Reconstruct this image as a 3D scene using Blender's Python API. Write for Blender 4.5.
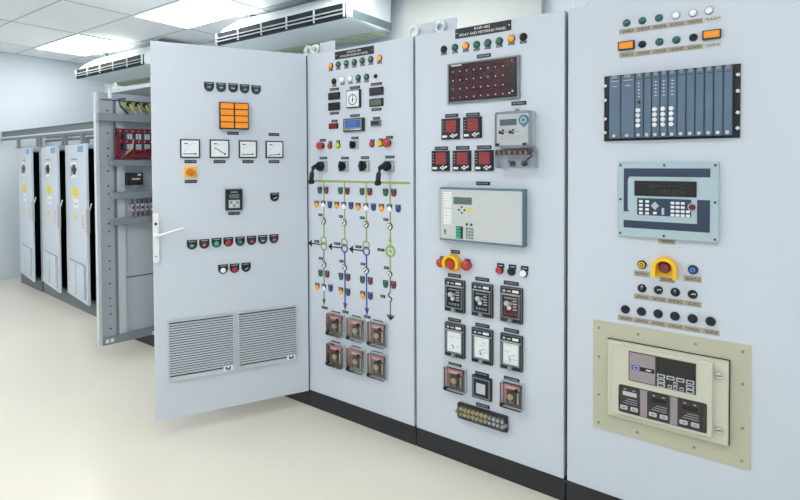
import bpy, math, random
from mathutils import Vector, Matrix
R = random.Random(7)
for o in list(bpy.data.objects): bpy.data.objects.remove(o)
SC = bpy.context.scene
COL = SC.collection

# ------------------------------------------------------------ camera (level room camera with a downward lens shift)
F, CX, CY, YAW, PIT, ROL = 515.36, 400., 173.93, .618, .0214, -.0043
CAM = Vector((2.2857, -2.2333, 1.4982))
fw = Vector((-math.sin(YAW)*math.cos(PIT), math.cos(YAW)*math.cos(PIT), -math.sin(PIT)))
r0 = fw.cross(Vector((0, 0, 1))).normalized(); u0 = r0.cross(fw)
c_, s_ = math.cos(ROL), math.sin(ROL)
rt, up = c_*r0+s_*u0, c_*u0-s_*r0
cd = bpy.data.cameras.new('camera'); cam = bpy.data.objects.new('camera', cd); COL.objects.link(cam)
cd.sensor_width = 36; cd.lens = F/800*36; cd.shift_y = (CY-250)/800; cd.clip_start = .05
m3 = Matrix((rt, up, -fw)).transposed()
cam.matrix_world = Matrix.Translation(CAM) @ m3.to_4x4()
SC.camera = cam

# ------------------------------------------------------------ world, exposure
SC.view_settings.view_transform = 'Standard'; SC.view_settings.look = 'None'
SC.view_settings.gamma = 1; SC.view_settings.use_curve_mapping = False
SC.view_settings.exposure = 0.0
w = bpy.data.worlds.new('room_air'); SC.world = w; w.use_nodes = True
w.node_tree.nodes['Background'].inputs[0].default_value = (.8, .9, 1, 1)
w.node_tree.nodes['Background'].inputs[1].default_value = .3
LIGHT = 8.9          # strength of the fluorescent diffusers

# ------------------------------------------------------------ materials
def lin(c):
    return tuple(((v/255)/12.92 if v/255 <= .04045 else ((v/255+.055)/1.055)**2.4) for v in c)
MATS = {}
def mat(name, rgb, rough=.5, metal=0, emit=0, trans=0, bump=0, var=.03, scale=30, coat=0):
    if name in MATS: return MATS[name]
    m = bpy.data.materials.new(name); m.use_nodes = True; MATS[name] = m
    nt = m.node_tree; b = nt.nodes['Principled BSDF']; c = lin(rgb)
    tc = nt.nodes.new('ShaderNodeTexCoord'); nz = nt.nodes.new('ShaderNodeTexNoise')
    nz.inputs['Scale'].default_value = scale; nz.inputs['Detail'].default_value = 3
    nt.links.new(tc.outputs['Object'], nz.inputs['Vector'])
    mx = nt.nodes.new('ShaderNodeMix'); mx.data_type = 'RGBA'
    mx.inputs[6].default_value = (*[v*(1-var) for v in c], 1); mx.inputs[7].default_value = (*[min(1, v*(1+var)) for v in c], 1)
    nt.links.new(nz.outputs['Fac'], mx.inputs[0]); nt.links.new(mx.outputs[2], b.inputs['Base Color'])
    b.inputs['Roughness'].default_value = rough; b.inputs['Metallic'].default_value = metal
    b.inputs['Transmission Weight'].default_value = trans
    b.inputs['Coat Weight'].default_value = coat
    if emit:
        b.inputs['Emission Color'].default_value = (*c, 1); b.inputs['Emission Strength'].default_value = emit
    if bump:
        bp = nt.nodes.new('ShaderNodeBump'); bp.inputs['Strength'].default_value = bump; bp.inputs['Distance'].default_value = .001
        n2 = nt.nodes.new('ShaderNodeTexNoise'); n2.inputs['Scale'].default_value = scale*12
        nt.links.new(tc.outputs['Object'], n2.inputs['Vector'])
        nt.links.new(n2.outputs['Fac'], bp.inputs['Height']); nt.links.new(bp.outputs['Normal'], b.inputs['Normal'])
    return m
mat('paint', (206, 214, 226), .42, bump=.08, var=.012, scale=3)
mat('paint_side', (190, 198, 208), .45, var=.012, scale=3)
mat('gap', (46, 62, 72), .6)
mat('plinth', (36, 38, 43), .5, var=.12, scale=8)
mat('plinth_grey', (110, 120, 124), .55, var=.05)
mat('inside', (26, 30, 38), .7)
mat('frame_grey', (190, 198, 205), .42, var=.03)
mat('frame_col', (166, 175, 184), .42, var=.03)
mat('frame_mid', (134, 143, 151), .45, var=.04)
mat('frame_light', (205, 210, 216), .4)
mat('black', (8, 9, 12), .4)
mat('navy', (16, 20, 34), .45)
mat('char', (34, 37, 44), .45)
mat('darkglass', (10, 8, 12), .25, coat=.2)
mat('redglass', (60, 6, 18), .2, coat=.2, var=.25, scale=12)
mat('redlcd', (158, 60, 62), .4, emit=.05)
mat('reddark', (120, 22, 26), .3)
mat('white', (236, 238, 240), .4)
mat('dial', (232, 238, 242), .45)
mat('lightgrey', (190, 196, 202), .4)
mat('silver', (205, 208, 212), .25, metal=.8)
mat('chrome', (225, 228, 230), .15, metal=1)
mat('screw', (150, 152, 150), .35, metal=.6)
mat('green', (20, 100, 82), .25, coat=.6, var=.12)
mat('greenlit', (36, 160, 122), .3, emit=.15, coat=.5)
mat('red', (184, 38, 36), .3, coat=.5)
mat('redoff', (120, 26, 40), .3, coat=.5)
mat('amber', (240, 160, 30), .3, emit=.18, coat=.5)
mat('orange', (246, 148, 30), .45, emit=.03, var=.08, scale=60)
mat('yellow', (250, 200, 30), .4)
mat('lemon', (228, 220, 40), .35)
mat('knob_orange', (214, 120, 24), .4)
mat('blue', (28, 62, 140), .3, coat=.5)
mat('lens_white', (240, 244, 246), .25, emit=.1, coat=.4)
mat('mimic_green', (150, 174, 88), .5)
mat('mimic_dark', (62, 92, 60), .5)
mat('mimic_blue', (58, 62, 160), .5)
mat('plate', (16, 20, 34), .5)
mat('tan', (168, 160, 145), .55, var=.05)
mat('tanlight', (205, 206, 202), .55)
mat('inkgrey', (70, 66, 62), .6)
mat('steelblue', (92, 122, 138), .4)
mat('relay_face', (198, 203, 204), .45)
mat('lcdgreen', (84, 108, 92), .3)
mat('lcdgrey', (92, 104, 108), .3)
mat('lcdblue', (40, 84, 158), .3, emit=.2)
mat('module', (92, 114, 136), .42, var=.06, scale=10)
mat('module_edge', (46, 58, 80), .45)
mat('hmi', (174, 196, 204), .42)
mat('hmi_navy', (44, 60, 86), .45)
mat('beige', (190, 191, 168), .45, var=.015)
mat('beige_light', (206, 207, 188), .42, var=.01)
mat('beige_dark', (186, 188, 162), .5)
mat('mauve', (158, 148, 154), .45)
mat('brownblack', (52, 46, 48), .3)
mat('cover', (196, 204, 210), .12, var=.02, coat=.5)
mat('relay_red', (228, 140, 142), .4)
mat('brass', (222, 208, 150), .4, metal=.2)
mat('wire_red', (122, 20, 42), .5, var=.2, scale=80)
mat('wire_yellow', (196, 198, 128), .5)
mat('wire_blue', (60, 72, 110), .5)
mat('ac_white', (222, 232, 234), .4, var=.01)
mat('ac_under', (222, 234, 234), .5, var=.01)
mat('ac_intake', (200, 212, 186), .6, var=.05)
mat('ac_grey', (108, 128, 134), .5)
mat('louver', (196, 204, 210), .45)
mat('louver_gap', (66, 78, 90), .6)
mat('sticker_blue', (110, 170, 215), .5)
mat('sticker_yellow', (232, 214, 60), .5)
mat('teal_seal', (70, 150, 180), .4)
# clear plastic
def glass(name, rgb, alpha):
    m = bpy.data.materials.new(name); m.use_nodes = True; MATS[name] = m
    nt = m.node_tree; nt.nodes.clear()
    o = nt.nodes.new('ShaderNodeOutputMaterial'); mx = nt.nodes.new('ShaderNodeMixShader')
    t = nt.nodes.new('ShaderNodeBsdfTransparent'); g = nt.nodes.new('ShaderNodeBsdfGlossy'); fr = nt.nodes.new('ShaderNodeFresnel')
    add = nt.nodes.new('ShaderNodeMath'); add.operation = 'ADD'; add.inputs[1].default_value = alpha
    t.inputs[0].default_value = (*lin(rgb), 1); g.inputs['Roughness'].default_value = .08
    fr.inputs[0].default_value = 1.4
    nt.links.new(fr.outputs[0], add.inputs[0]); nt.links.new(add.outputs[0], mx.inputs[0])
    nt.links.new(t.outputs[0], mx.inputs[1]); nt.links.new(g.outputs[0], mx.inputs[2]); nt.links.new(mx.outputs[0], o.inputs[0])
glass('clear', (250, 251, 253), .03)
glass('smoke', (150, 156, 162), .05)

# ------------------------------------------------------------ mesh builder: panel frame x right, z up, d = distance out of the panel (-y)
class MB:
    def __init__(s): s.v = []; s.f = []; s.m = []; s.mats = []; s.sm = []
    def mi(s, n):
        if n not in s.mats: s.mats.append(n)
        return s.mats.index(n)
    def add(s, vs, fs, m, smooth=False):
        b = len(s.v); s.v += [tuple(q) for q in vs]; k = s.mi(m)
        for f in fs: s.f.append(tuple(b+i for i in f)); s.m.append(k); s.sm.append(smooth)
        return s
    def box(s, x0, x1, z0, z1, d0, d1, m, ch=0):
        """box from depth d0 to d1, chamfered front when ch > 0"""
        a = [(x0, -d0, z0), (x1, -d0, z0), (x1, -d0, z1), (x0, -d0, z1)]
        if ch:
            b = [(x0, -(d1-ch), z0), (x1, -(d1-ch), z0), (x1, -(d1-ch), z1), (x0, -(d1-ch), z1)]
            c = [(x0+ch, -d1, z0+ch), (x1-ch, -d1, z0+ch), (x1-ch, -d1, z1-ch), (x0+ch, -d1, z1-ch)]
            fs = [(3, 2, 1, 0), (8, 9, 10, 11)]
            for i in range(4):
                j = (i+1) % 4; fs += [(i, j, 4+j, 4+i), (4+i, 4+j, 8+j, 8+i)]
            return s.add(a+b+c, fs, m)
        b = [(x0, -d1, z0), (x1, -d1, z0), (x1, -d1, z1), (x0, -d1, z1)]
        fs = [(3, 2, 1, 0), (4, 5, 6, 7)]
        for i in range(4):
            j = (i+1) % 4; fs.append((i, j, 4+j, 4+i))
        return s.add(a+b, fs, m)
    def cb(s, cx, cz, w, h, d0, d1, m, ch=0): return s.box(cx-w/2, cx+w/2, cz-h/2, cz+h/2, d0, d1, m, ch)
    def poly(s, pts, d0, d1, m, smooth=False):
        """prism of an outline pts (x,z), counter-clockwise seen from the front"""
        n = len(pts); a = [(x, -d0, z) for x, z in pts]; b = [(x, -d1, z) for x, z in pts]
        s.add(a+b, [tuple(range(n-1, -1, -1)), tuple(range(n, 2*n))], m)
        return s.add(a+b, [(i, (i+1) % n, n+(i+1) % n, n+i) for i in range(n)], m, smooth)
    def rbox(s, cx, cz, w, h, d0, d1, m, r=.004, n=4):
        pts = []
        for (qx, qz, a0) in ((1, -1, -90), (1, 1, 0), (-1, 1, 90), (-1, -1, 180)):
            for i in range(n+1):
                a = math.radians(a0+90*i/n)
                pts.append((cx+qx*(w/2-r)+r*math.cos(a), cz+qz*(h/2-r)+r*math.sin(a)))
        return s.poly(pts, d0, d1, m)
    def lathe(s, cx, cz, prof, m, n=20):
        """revolve (radius, depth) about the panel normal"""
        vs = []; k = len(prof)
        for r, d in prof:
            for i in range(n):
                a = 2*math.pi*i/n; vs.append((cx+r*math.cos(a), -d, cz+r*math.sin(a)))
        fs = [(j*n+i, j*n+(i+1) % n, (j+1)*n+(i+1) % n, (j+1)*n+i) for j in range(k-1) for i in range(n)]
        s.add(vs, fs, m, True)
        return s.add(vs[-n:], [tuple(range(n))], m)
    def cyl(s, cx, cz, r, d0, d1, m, n=20): 
        c = min(r*.15, abs(d1-d0)*.3)
        return s.lathe(cx, cz, [(r, d0), (r, d1-c), (r-c, d1)], m, n)
    def dome(s, cx, cz, r, d0, hgt, m, n=18):
        return s.lathe(cx, cz, [(r, d0)]+[(r*math.cos(a), d0+hgt*math.sin(a)) for a in (0, .4, .8, 1.15, 1.4)], m, n)
    def ring(s, cx, cz, r1, r2, d0, d1, m, n=24):
        vs = []
        for r, d in ((r1, d0), (r1, d1), (r2, d1), (r2, d0)):
            for i in range(n):
                a = 2*math.pi*i/n; vs.append((cx+r*math.cos(a), -d, cz+r*math.sin(a)))
        fs = [((j % 4)*n+i, (j % 4)*n+(i+1) % n, ((j+1) % 4)*n+(i+1) % n, ((j+1) % 4)*n+i) for j in range(4) for i in range(n)]
        return s.add(vs, fs, m, False)
    def seg(s, x0, z0, x1, z1, w, d0, d1, m):
        dx, dz = x1-x0, z1-z0; L = math.hypot(dx, dz); nx, nz = -dz/L*w/2, dx/L*w/2
        return s.poly([(x0-nx, z0-nz), (x1-nx, z1-nz), (x1+nx, z1+nz), (x0+nx, z0+nz)], d0, d1, m)
    def tube(s, pts, r, m, n=8):
        """round bar through 3d points (x, y, z) of the local frame"""
        vs = []; P = [Vector(p) for p in pts]
        for i, p in enumerate(P):
            t = (P[min(i+1, len(P)-1)]-P[max(i-1, 0)]).normalized()
            a = t.cross(Vector((.31, .2, .93))).normalized(); b = t.cross(a)
            for k in range(n):
                q = 2*math.pi*k/n; vs.append(tuple(p+r*(math.cos(q)*a+math.sin(q)*b)))
        L = len(P)
        fs = [(j*n+i, j*n+(i+1) % n, (j+1)*n+(i+1) % n, (j+1)*n+i) for j in range(L-1) for i in range(n)]
        s.add(vs, fs, m, True)
        return s.add(vs[:n]+vs[-n:], [tuple(range(n-1, -1, -1)), tuple(range(n, 2*n))], m)
    def bx(s, x0, x1, y0, y1, z0, z1, m):
        return s.box(x0, x1, z0, z1, -y1, -y0, m)
    def frame(s, cx, cz, w, h, t, d0, d1, m):
        s.box(cx-w/2, cx+w/2, cz+h/2-t, cz+h/2, d0, d1, m); s.box(cx-w/2, cx+w/2, cz-h/2, cz-h/2+t, d0, d1, m)
        s.box(cx-w/2, cx-w/2+t, cz-h/2+t, cz+h/2-t, d0, d1, m); return s.box(cx+w/2-t, cx+w/2, cz-h/2+t, cz+h/2-t, d0, d1, m)
    def text(s, txt, cx, cz, w, h, d, m):
        k = (txt,)
        if k not in TXT:
            cu = bpy.data.curves.new('t', 'FONT'); cu.body = txt; cu.align_x = 'CENTER'; cu.resolution_u = 3
            ob = bpy.data.objects.new('t', cu); COL.objects.link(ob); bpy.context.view_layer.update()
            me = ob.evaluated_get(bpy.context.evaluated_depsgraph_get()).to_mesh()
            TXT[k] = ([tuple(q.co) for q in me.vertices], [tuple(p.vertices) for p in me.polygons])
            bpy.data.objects.remove(ob); bpy.data.curves.remove(cu)
        vs, fs = TXT[k]
        xs = [q[0] for q in vs]; zs = [q[1] for q in vs]
        sx = w/(max(xs)-min(xs)); sz = h/(max(zs)-min(zs)); mx = (max(xs)+min(xs))/2; mz = (max(zs)+min(zs))/2
        return s.add([(cx+(q[0]-mx)*sx, -d, cz+(q[1]-mz)*sz) for q in vs], fs, m)
    def mesh(s, name):
        me = bpy.data.meshes.new(name); me.from_pydata(s.v, [], s.f)
        for n in s.mats: me.materials.append(MATS[n])
        for p, k, q in zip(me.polygons, s.m, s.sm): p.material_index = k; p.use_smooth = q
        me.update(); return me
TXT = {}
def link(name, mb, parent=None, loc=(0, 0, 0), rz=0, label=None):
    me = mb if isinstance(mb, bpy.types.Mesh) else mb.mesh(name)
    o = bpy.data.objects.new(name, me); COL.objects.link(o); o.parent = parent
    o.location = loc; o.rotation_euler = (0, 0, rz)
    if label: o['label'] = label
    return o
def thing(name, label, cat, loc, rz=0, group=None):
    o = bpy.data.objects.new(name, None); COL.objects.link(o); o.location = loc; o.rotation_euler = (0, 0, rz)
    o.empty_display_size = .1; o['label'] = label; o['category'] = cat
    if group: o['group'] = group
    return o
def struct(name, mb):
    o = link(name, mb); o['kind'] = 'structure'; return o
def dup(o, parent=None):
    c = o.copy(); COL.objects.link(c); c.parent = parent
    for ch in list(o.children): dup(ch, c)
    return c

# ------------------------------------------------------------ measuring: pixel -> point on an upright plane
def ray(x, y): return fw+rt*((x-CX)/F)-up*((y-CY)/F)
class Plane:
    """upright plane through P with in-plane direction a (to the right) ; returns local (x, z)"""
    def __init__(s, P, ang): s.P = Vector(P); s.a = Vector((math.cos(ang), math.sin(ang), 0)); s.n = Vector((math.sin(ang), -math.cos(ang), 0))
    def at(s, x, y, out=0):
        d = ray(x, y); t = ((s.P+s.n*out-CAM).dot(s.n))/d.dot(s.n); q = CAM+d*t-s.P
        return q.dot(s.a), q.z
    def rect(s, x0, y0, x1, y1, out=0):
        xc, yc = (x0+x1)/2, (y0+y1)/2
        xa, xb = s.at(x0, yc, out)[0], s.at(x1, yc, out)[0]; za, zb = s.at(xc, y0, out)[1], s.at(xc, y1, out)[1]
        return (xa+xb)/2, (za+zb)/2, xb-xa, za-zb

W = .789; PL = .105; H = 2.05; TOP = PL+H; DEP = .8; G = .006

# ------------------------------------------------------------ setting
XL, XR, YB, YF, ZC = -5.78, 4.2, 1.5, -4.5, 2.95
def shell(x0, x1, y0, y1, z0, z1, m): return MB().bx(x0, x1, y0, y1, z0, z1, m)
mat('floor', (233, 229, 216), .28, var=.035, scale=1.6)
mat('wall', (222, 232, 240), .7, var=.008, scale=2)
mat('ceiling', (247, 250, 253), .75, var=.012, scale=6)
mat('grid', (188, 194, 204), .6)
struct('floor', shell(XL, XR, YF, YB, -.1, 0, 'floor'))
struct('ceiling', shell(XL, XR, YF, YB, ZC+.004, ZC+.1, 'ceiling'))
struct('wall_left', shell(XL-.1, XL, YF, YB, 0, ZC, 'wall'))
struct('wall_back', shell(XL, XR, YB, YB+.1, 0, ZC, 'wall'))
struct('wall_right', shell(XR, XR+.1, YF, YB, 0, ZC, 'wall'))
struct('wall_front', shell(XL, XR, YF-.1, YF, 0, ZC, 'wall'))
g = MB(); GX, GY, PX, PY = -3.98, .385, 1.19, .61
x = GX-PX
while x < XR: g.bx(x-.006, x+.006, YF, YB, ZC, ZC+.003, 'grid'); x += PX
y = GY-8*PY
while y < YB:
    if y > YF: g.bx(XL, XR, y-.006, y+.006, ZC, ZC+.003, 'grid')
    y += PY
struct('trim_1', g)
# wall pillar behind the cabinets
mat('pillar', (190, 196, 192), .7, var=.01)
struct('trim_2', shell(-.27, .95, 1.42, YB-.002, 0, ZC-.001, 'pillar'))

# ------------------------------------------------------------ ceiling lights
mat('diffuser', (255, 253, 250), .6, emit=LIGHT, var=.0)
def ceiling_light():
    t = thing('ceiling_light', '', 'ceiling light', (0, 0, ZC))
    f = MB()
    for a in ((-PX/2, PX/2, -PY/2, -PY/2+.02), (-PX/2, PX/2, PY/2-.02, PY/2), (-PX/2, -PX/2+.02, -PY/2+.02, PY/2-.02), (PX/2-.02, PX/2, -PY/2+.02, PY/2-.02)):
        f.bx(a[0], a[1], a[2], a[3], -.006, .003, 'white')
    link('frame', f, t)
    link('diffuser', MB().bx(-PX/2+.02, PX/2-.02, -PY/2+.02, PY/2-.02, -.003, .002, 'diffuser'), t)
    return t
lt0 = ceiling_light(); first = True
rows = [(0, 'above the air conditioners'), (-4, 'added above the aisle'), (-7, 'added near the front wall')]  # aisle and front wall rows are unseen, added to light the room
cols = [(-1, 'at the far wall'), (1, 'second from the far wall'), (3, 'third from the far wall, unseen'), (5, 'nearest the right wall, unseen')]  # last two columns are out of view too, added for their light
for ky, rn in rows:
    for kx, cn in cols:
        o = lt0 if first else dup(lt0); first = False
        o.location = (GX+PX*(kx+.5), GY+PY*(ky+.5), ZC)
        o['label'] = 'ceiling light panel %s, %s' % (rn, cn)
        o['group'] = 'ceiling light panels'

# ------------------------------------------------------------ air conditioners under the ceiling
def ac_unit(x0, x1, label, zb=2.60):
    t = thing('air_conditioner', label, 'air conditioner', ((x0+x1)/2, .78, zb), 0, 'ceiling hung air conditioners')
    L = x1-x0; h = L/2
    # shell: profile in (y, z), extruded along x; ends slightly rounded
    prof = [(.02, .03), (.42, .0), (.60, .03), (.62, .33), (.40, .335), (.22, .30), (.06, .19), (.0, .12), (.0, .05)]
    vs = []; fs = []; secs = [(-h, .90), (-h+.015, .97), (-h+.04, 1.), (h-.04, 1.), (h-.015, .97), (h, .90)]
    n = len(prof)
    for sx, k in secs:
        for yy, zz in prof: vs.append((sx, .31+(yy-.31)*k, .16+(zz-.16)*k))
    b = MB()
    for j in range(len(secs)-1):
        for i in range(n):
            i2 = (i+1) % n; q = (j*n+i, (j+1)*n+i, (j+1)*n+i2, j*n+i2)
            under = i in (0, 1)
            b.add([vs[k] for k in q], [(0, 1, 2, 3)], 'ac_under' if under else 'ac_white')
    b.add(vs[:n], [tuple(range(n))], 'ac_white'); b.add(vs[-n:], [tuple(range(n-1, -1, -1))], 'ac_white')
    link('housing', b, t)
    # outlet at the front
    gq = MB(); gl = h-.012
    gq.bx(-gl, gl, -.004, .02, .022, .134, 'inside')
    link('air_outlet', gq, t)
    for zz in (.052, .082):
        link('louver_blade', MB().bx(-gl, gl, -.022, -.004, zz-.002, zz+.003, 'ac_white'), t)
    for k in range(6):
        xx = -gl+2*gl*k/5
        link('outlet_rib', MB().bx(xx-.004, xx+.004, -.018, -.004, .026, .130, 'ac_white'), t)
    ig = MB(); ig.bx(-h+.05, h-.05, .40, .59, -.004, .022, 'ac_intake')
    for k in range(26):
        xx = -h+.07+(L-.14)*k/25; ig.bx(xx-.006, xx+.006, .405, .585, -.012, -.004, 'ac_intake')
    link('intake_grille', ig, t, label='pale green slatted intake')
    ep = MB(); ep.bx(h-.002, h+.006, .08, .58, .04, .10, 'ac_grey')
    link('end_cap', ep, t, label='grey end strip')
    for sx in (-h+.15, h-.15):
        link('hanger', MB().bx(sx-.02, sx+.02, .28, .32, .32, ZC-zb, 'ac_grey'), t)
    return t
ac_unit(-4.96, -3.32, 'white ceiling hung air conditioner near the far wall, above the open swing frame', 2.575)
ac_unit(-1.99, -.36, 'white ceiling hung air conditioner above the open white door')


# ------------------------------------------------------------ small fittings (all built once per kind, meshes shared)
CACHE = {}
def cached(key, fn):
    if key not in CACHE: CACHE[key] = fn().mesh(key[0])
    return CACHE[key]
def rnd(v): return round(v, 3)
def tag_mb(w, h, col='plate', ink='frame_mid'):
    b = MB().cb(0, 0, w, h, 0, .0015, col)
    n = max(2, int(w/.012)); rr = random.Random(int(w*9999))
    for k in range(n):
        a = -w*.4+w*.8*k/n; b.box(a, a+w*.8/n*rr.uniform(.55, .9), -h*.16, h*.2, .0015, .0019, ink)
    return b
def nameplate(par, x, z, w, h, col='plate', ink='frame_mid', label=None):
    return link('nameplate', cached(('nameplate', rnd(w), rnd(h), col, ink), lambda: tag_mb(w, h, col, ink)), par, (x, 0, z), 0, label)
COLN = {'green': 'dark green', 'greenlit': 'lit green', 'red': 'red', 'redoff': 'dark red', 'amber': 'amber', 'blue': 'blue', 'lens_white': 'white', 'black': 'black', 'lemon': 'yellow', 'yellow': 'yellow'}
def lamp(par, x, z, r, col, lab=True, name='indicator_lamp', tagdz=None, tagh=.010):
    """round lens in a black ring with a small legend under it"""
    def f():
        b = MB(); b.cyl(0, 0, r, 0, .006, 'black' if col != 'lens_white' else 'lightgrey')
        b.dome(0, 0, r*.86, .006, r*.45, col)
        return b
    o = link(name, cached((name, rnd(r), col), f), par, (x, 0, z), 0, '%s lens' % COLN.get(col, col))
    if lab: 
        def t():
            b = MB().cb(0, 0, r*1.7, tagh, 0, .002, 'plate'); b.box(-r*.6, r*.55, -.0015, .0015, .002, .0024, 'lightgrey'); return b
        link('legend', cached(('legend', rnd(r), tagh), t), o, (0, 0, -r-tagh*.6 if tagdz is None else tagdz))
    return o
def shield_lamp(par, x, z, w, col, name='indicator_lamp'):
    """black legend plate with rounded bottom holding a round lens, as on the big door"""
    def f():
        b = MB(); pts = [(w/2, w*.48), (-w/2, w*.48), (-w/2, 0)]
        pts += [(-w/2*math.cos(a), -w*.52*math.sin(a)) for a in [math.pi*k/10 for k in range(1, 10)]]+[(w/2, 0)]
        b.poly(pts, 0, .004, 'plate')
        b.box(-w*.34, w*.34, w*.30, w*.36, .004, .0045, 'lightgrey')
        b.cyl(0, -w*.12, w*.33, .004, .010, 'char')
        if name == 'selector_switch':
            b.cyl(0, -w*.12, w*.28, .010, .020, 'black'); b.seg(-w*.18, -w*.2, w*.16, -w*.02, w*.08, .020, .024, 'lightgrey')
        else:
            b.dome(0, -w*.12, w*.28, .010, w*.13, col)
            if col in ('green', 'redoff'): b.seg(-w*.14, -w*.12, w*.14, -w*.08, w*.06, .010+w*.12, .0115+w*.13, 'lightgrey')
        return b
    return link(name, cached((name, 's', rnd(w), col), f), par, (x, 0, z), 0, ('%s lens on a black plate' % COLN[col]) if name != 'selector_switch' else None)
def mushroom(par, x, z, r, col='red', name='push_button'):
    def f():
        b = MB(); b.cyl(0, 0, r*.8, 0, .012, 'black'); b.lathe(0, 0, [(r*.7, .012), (r, .020), (r, .028), (r*.8, .034), (r*.4, .037)], col); return b
    return link(name, cached((name, 'm', rnd(r), col), f), par, (x, 0, z), 0, 'red mushroom head')
def rotary(par, x, z, w, h, pistol=False):
    def f():
        b = MB(); b.rbox(0, 0, w, h, 0, .006, 'lightgrey', .003); b.frame(0, 0, w*.86, h*.86, .002, .006, .0068, 'char')
        b.box(-w*.3, w*.3, h*.33, h*.38, .006, .007, 'char')
        return b
    o = link('selector_switch', cached(('selector_switch', rnd(w), rnd(h)), f), par, (x, 0, z))
    def k():
        b = MB(); b.cyl(0, 0, w*.36, 0, .017, 'black')
        b.rbox(0, 0, w*.20, w*.8, .016, .027, 'black', w*.08)
        return b
    def p():
        b = MB(); b.cyl(0, 0, w*.36, 0, .028, 'black')
        b.tube([(0, -.028, 0), (0, -.05, 0), (-.006, -.062, -.010), (-.012, -.066, -.04), (-.018, -.066, -.085)], .0135, 'black')
        b.cyl(-.018, -.09, .014, .052, .08, 'black')
        return b
    link('pistol_handle' if pistol else 'knob', cached(('knob', rnd(w), pistol), p if pistol else k), o, (-w*.12, -.006, 0), 0, 'black pistol grip pointing down' if pistol else 'black knob')
    return o
def analog_meter(par, x, z, w, h, ang=None):
    b = MB(); b.box(-w/2, w/2, -h/2, h/2, 0, .012, 'char', .003); b.cb(0, 0, w*.86, h*.86, .012, .013, 'dial')
    n = 9
    for k in range(n):
        a = math.radians(178-88*k/(n-1)) if True else 0
        cx, cz = w*.26, -h*.28; r1, r2 = w*.52, w*.58
        b.seg(cx+r1*math.cos(a), cz+r1*math.sin(a), cx+r2*math.cos(a), cz+r2*math.sin(a), .0012, .013, .0134, 'char')
    b.cyl(w*.26, -h*.28, w*.045, .013, .018, 'black', 12)
    a = math.radians(ang); L = w*.62
    b.seg(w*.26, -h*.28, w*.26+L*math.cos(a), -h*.28+L*math.sin(a), .0035, .0135, .0150, 'black')
    b.box(-w*.3, -w*.12, h*.24, h*.29, .013, .0134, 'char')
    return link('analog_meter', b, par, (x, 0, z))
def digital_meter(par, x, z, w, h):
    def f():
        b = MB(); b.box(-w/2, w/2, -h/2, h/2, 0, .014, 'navy', .004)
        for k in range(4): b.cb(-w*.38, h*(.34-.14*k), w*.07, h*.03, .014, .0146, 'lightgrey')
        b.rbox(-w*.28, -h*.36, w*.26, h*.11, .014, .017, 'white', .002)
        cx, cz = w*.18, -h*.34
        for dx, dz in ((0, .065), (0, -.065), (-.1, 0), (.1, 0), (.2, .05)): b.rbox(cx+dx*w, cz+dz*h, w*.09, h*.08, .014, .017, 'white', .002)
        return b
    o = link('digital_meter', cached(('digital_meter', rnd(w), rnd(h)), f), par, (x, 0, z))
    def s():
        b = MB().cb(0, 0, w*.56, h*.56, 0, .001, 'redlcd')
        for k in range(3):
            b.cb(0, h*(.17-.17*k), w*.46, h*.012, .001, .0014, 'reddark')
            for q in range(4): b.frame(w*(-.17+.115*q), h*(.175-.17*k)-h*.085+h*.085, w*.08, h*.12, .0012, .001, .0015, 'reddark')
        return b
    link('display', cached(('display', rnd(w), rnd(h)), s), o, (w*.06, -.0142, h*.12), 0, 'glowing red display')
    return o
def dark_display(par, x, z, w, h, scr='darkglass', bez='plate', lab=None):
    o = link('digital_display', MB().box(-w/2, w/2, -h/2, h/2, 0, .010, bez, .002), par, (x, 0, z))
    b = MB().cb(0, 0, w*.8, h*.7, 0, .0008, scr)
    link('screen', b, o, (0, -.010, 0), 0, lab)
    return o
def plastic_relay(par, x, z, w, h, win='inside'):
    """flush relay under a clear glazed cover: pink and grey label, coil window, knobs"""
    def f():
        b = MB(); b.rbox(0, 0, w, h, 0, .012, 'lightgrey', .006)
        b.cb(0, 0, w*.86, h*.88, .012, .014, 'char'); b.box(-w*.42, -w*.26, -h*.34, h*.30, .014, .016, 'relay_red')
        b.box(-w*.36, w*.34, h*.22, h*.38, .014, .019, 'relay_red'); b.box(-w*.26, w*.2, h*.27, h*.31, .019, .0194, 'white')
        b.cb(w*.05, -h*.08, w*.5, h*.46, .014, .017, 'black')
        b.box(w*.24, w*.3, -h*.28, h*.14, .017, .020, 'brass')
        b.cyl(-w*.06, -h*.06, w*.13, .017, .026, 'brass', 14); b.cb(-w*.04, -h*.24, w*.2, h*.06, .017, .022, 'frame_mid')
        return b
    o = link('relay', cached(('relay', rnd(w), rnd(h)), f), par, (x, 0, z))
    def c():
        b = MB(); b.rbox(0, 0, w*.96, h*.96, 0, .020, 'clear', .006); return b
    link('clear_cover', cached(('clear_cover', rnd(w), rnd(h)), c), o, (0, -.016, 0), 0, 'clear plastic cover')
    def k():
        b = MB(); b.cyl(0, 0, w*.085, 0, .012, 'black', 12); return b
    for dx, dz in ((.26, .28), (-.38, -.36)):
        link('knob', cached(('rk', rnd(w)), k), o, (dx*w, -.0355, dz*h), 0, 'black knob')
    link('screw', MB().cyl(0, 0, w*.05, 0, .01, 'screw', 10), o, (0, 0, -h*.5-w*.07))
    return o
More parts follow.
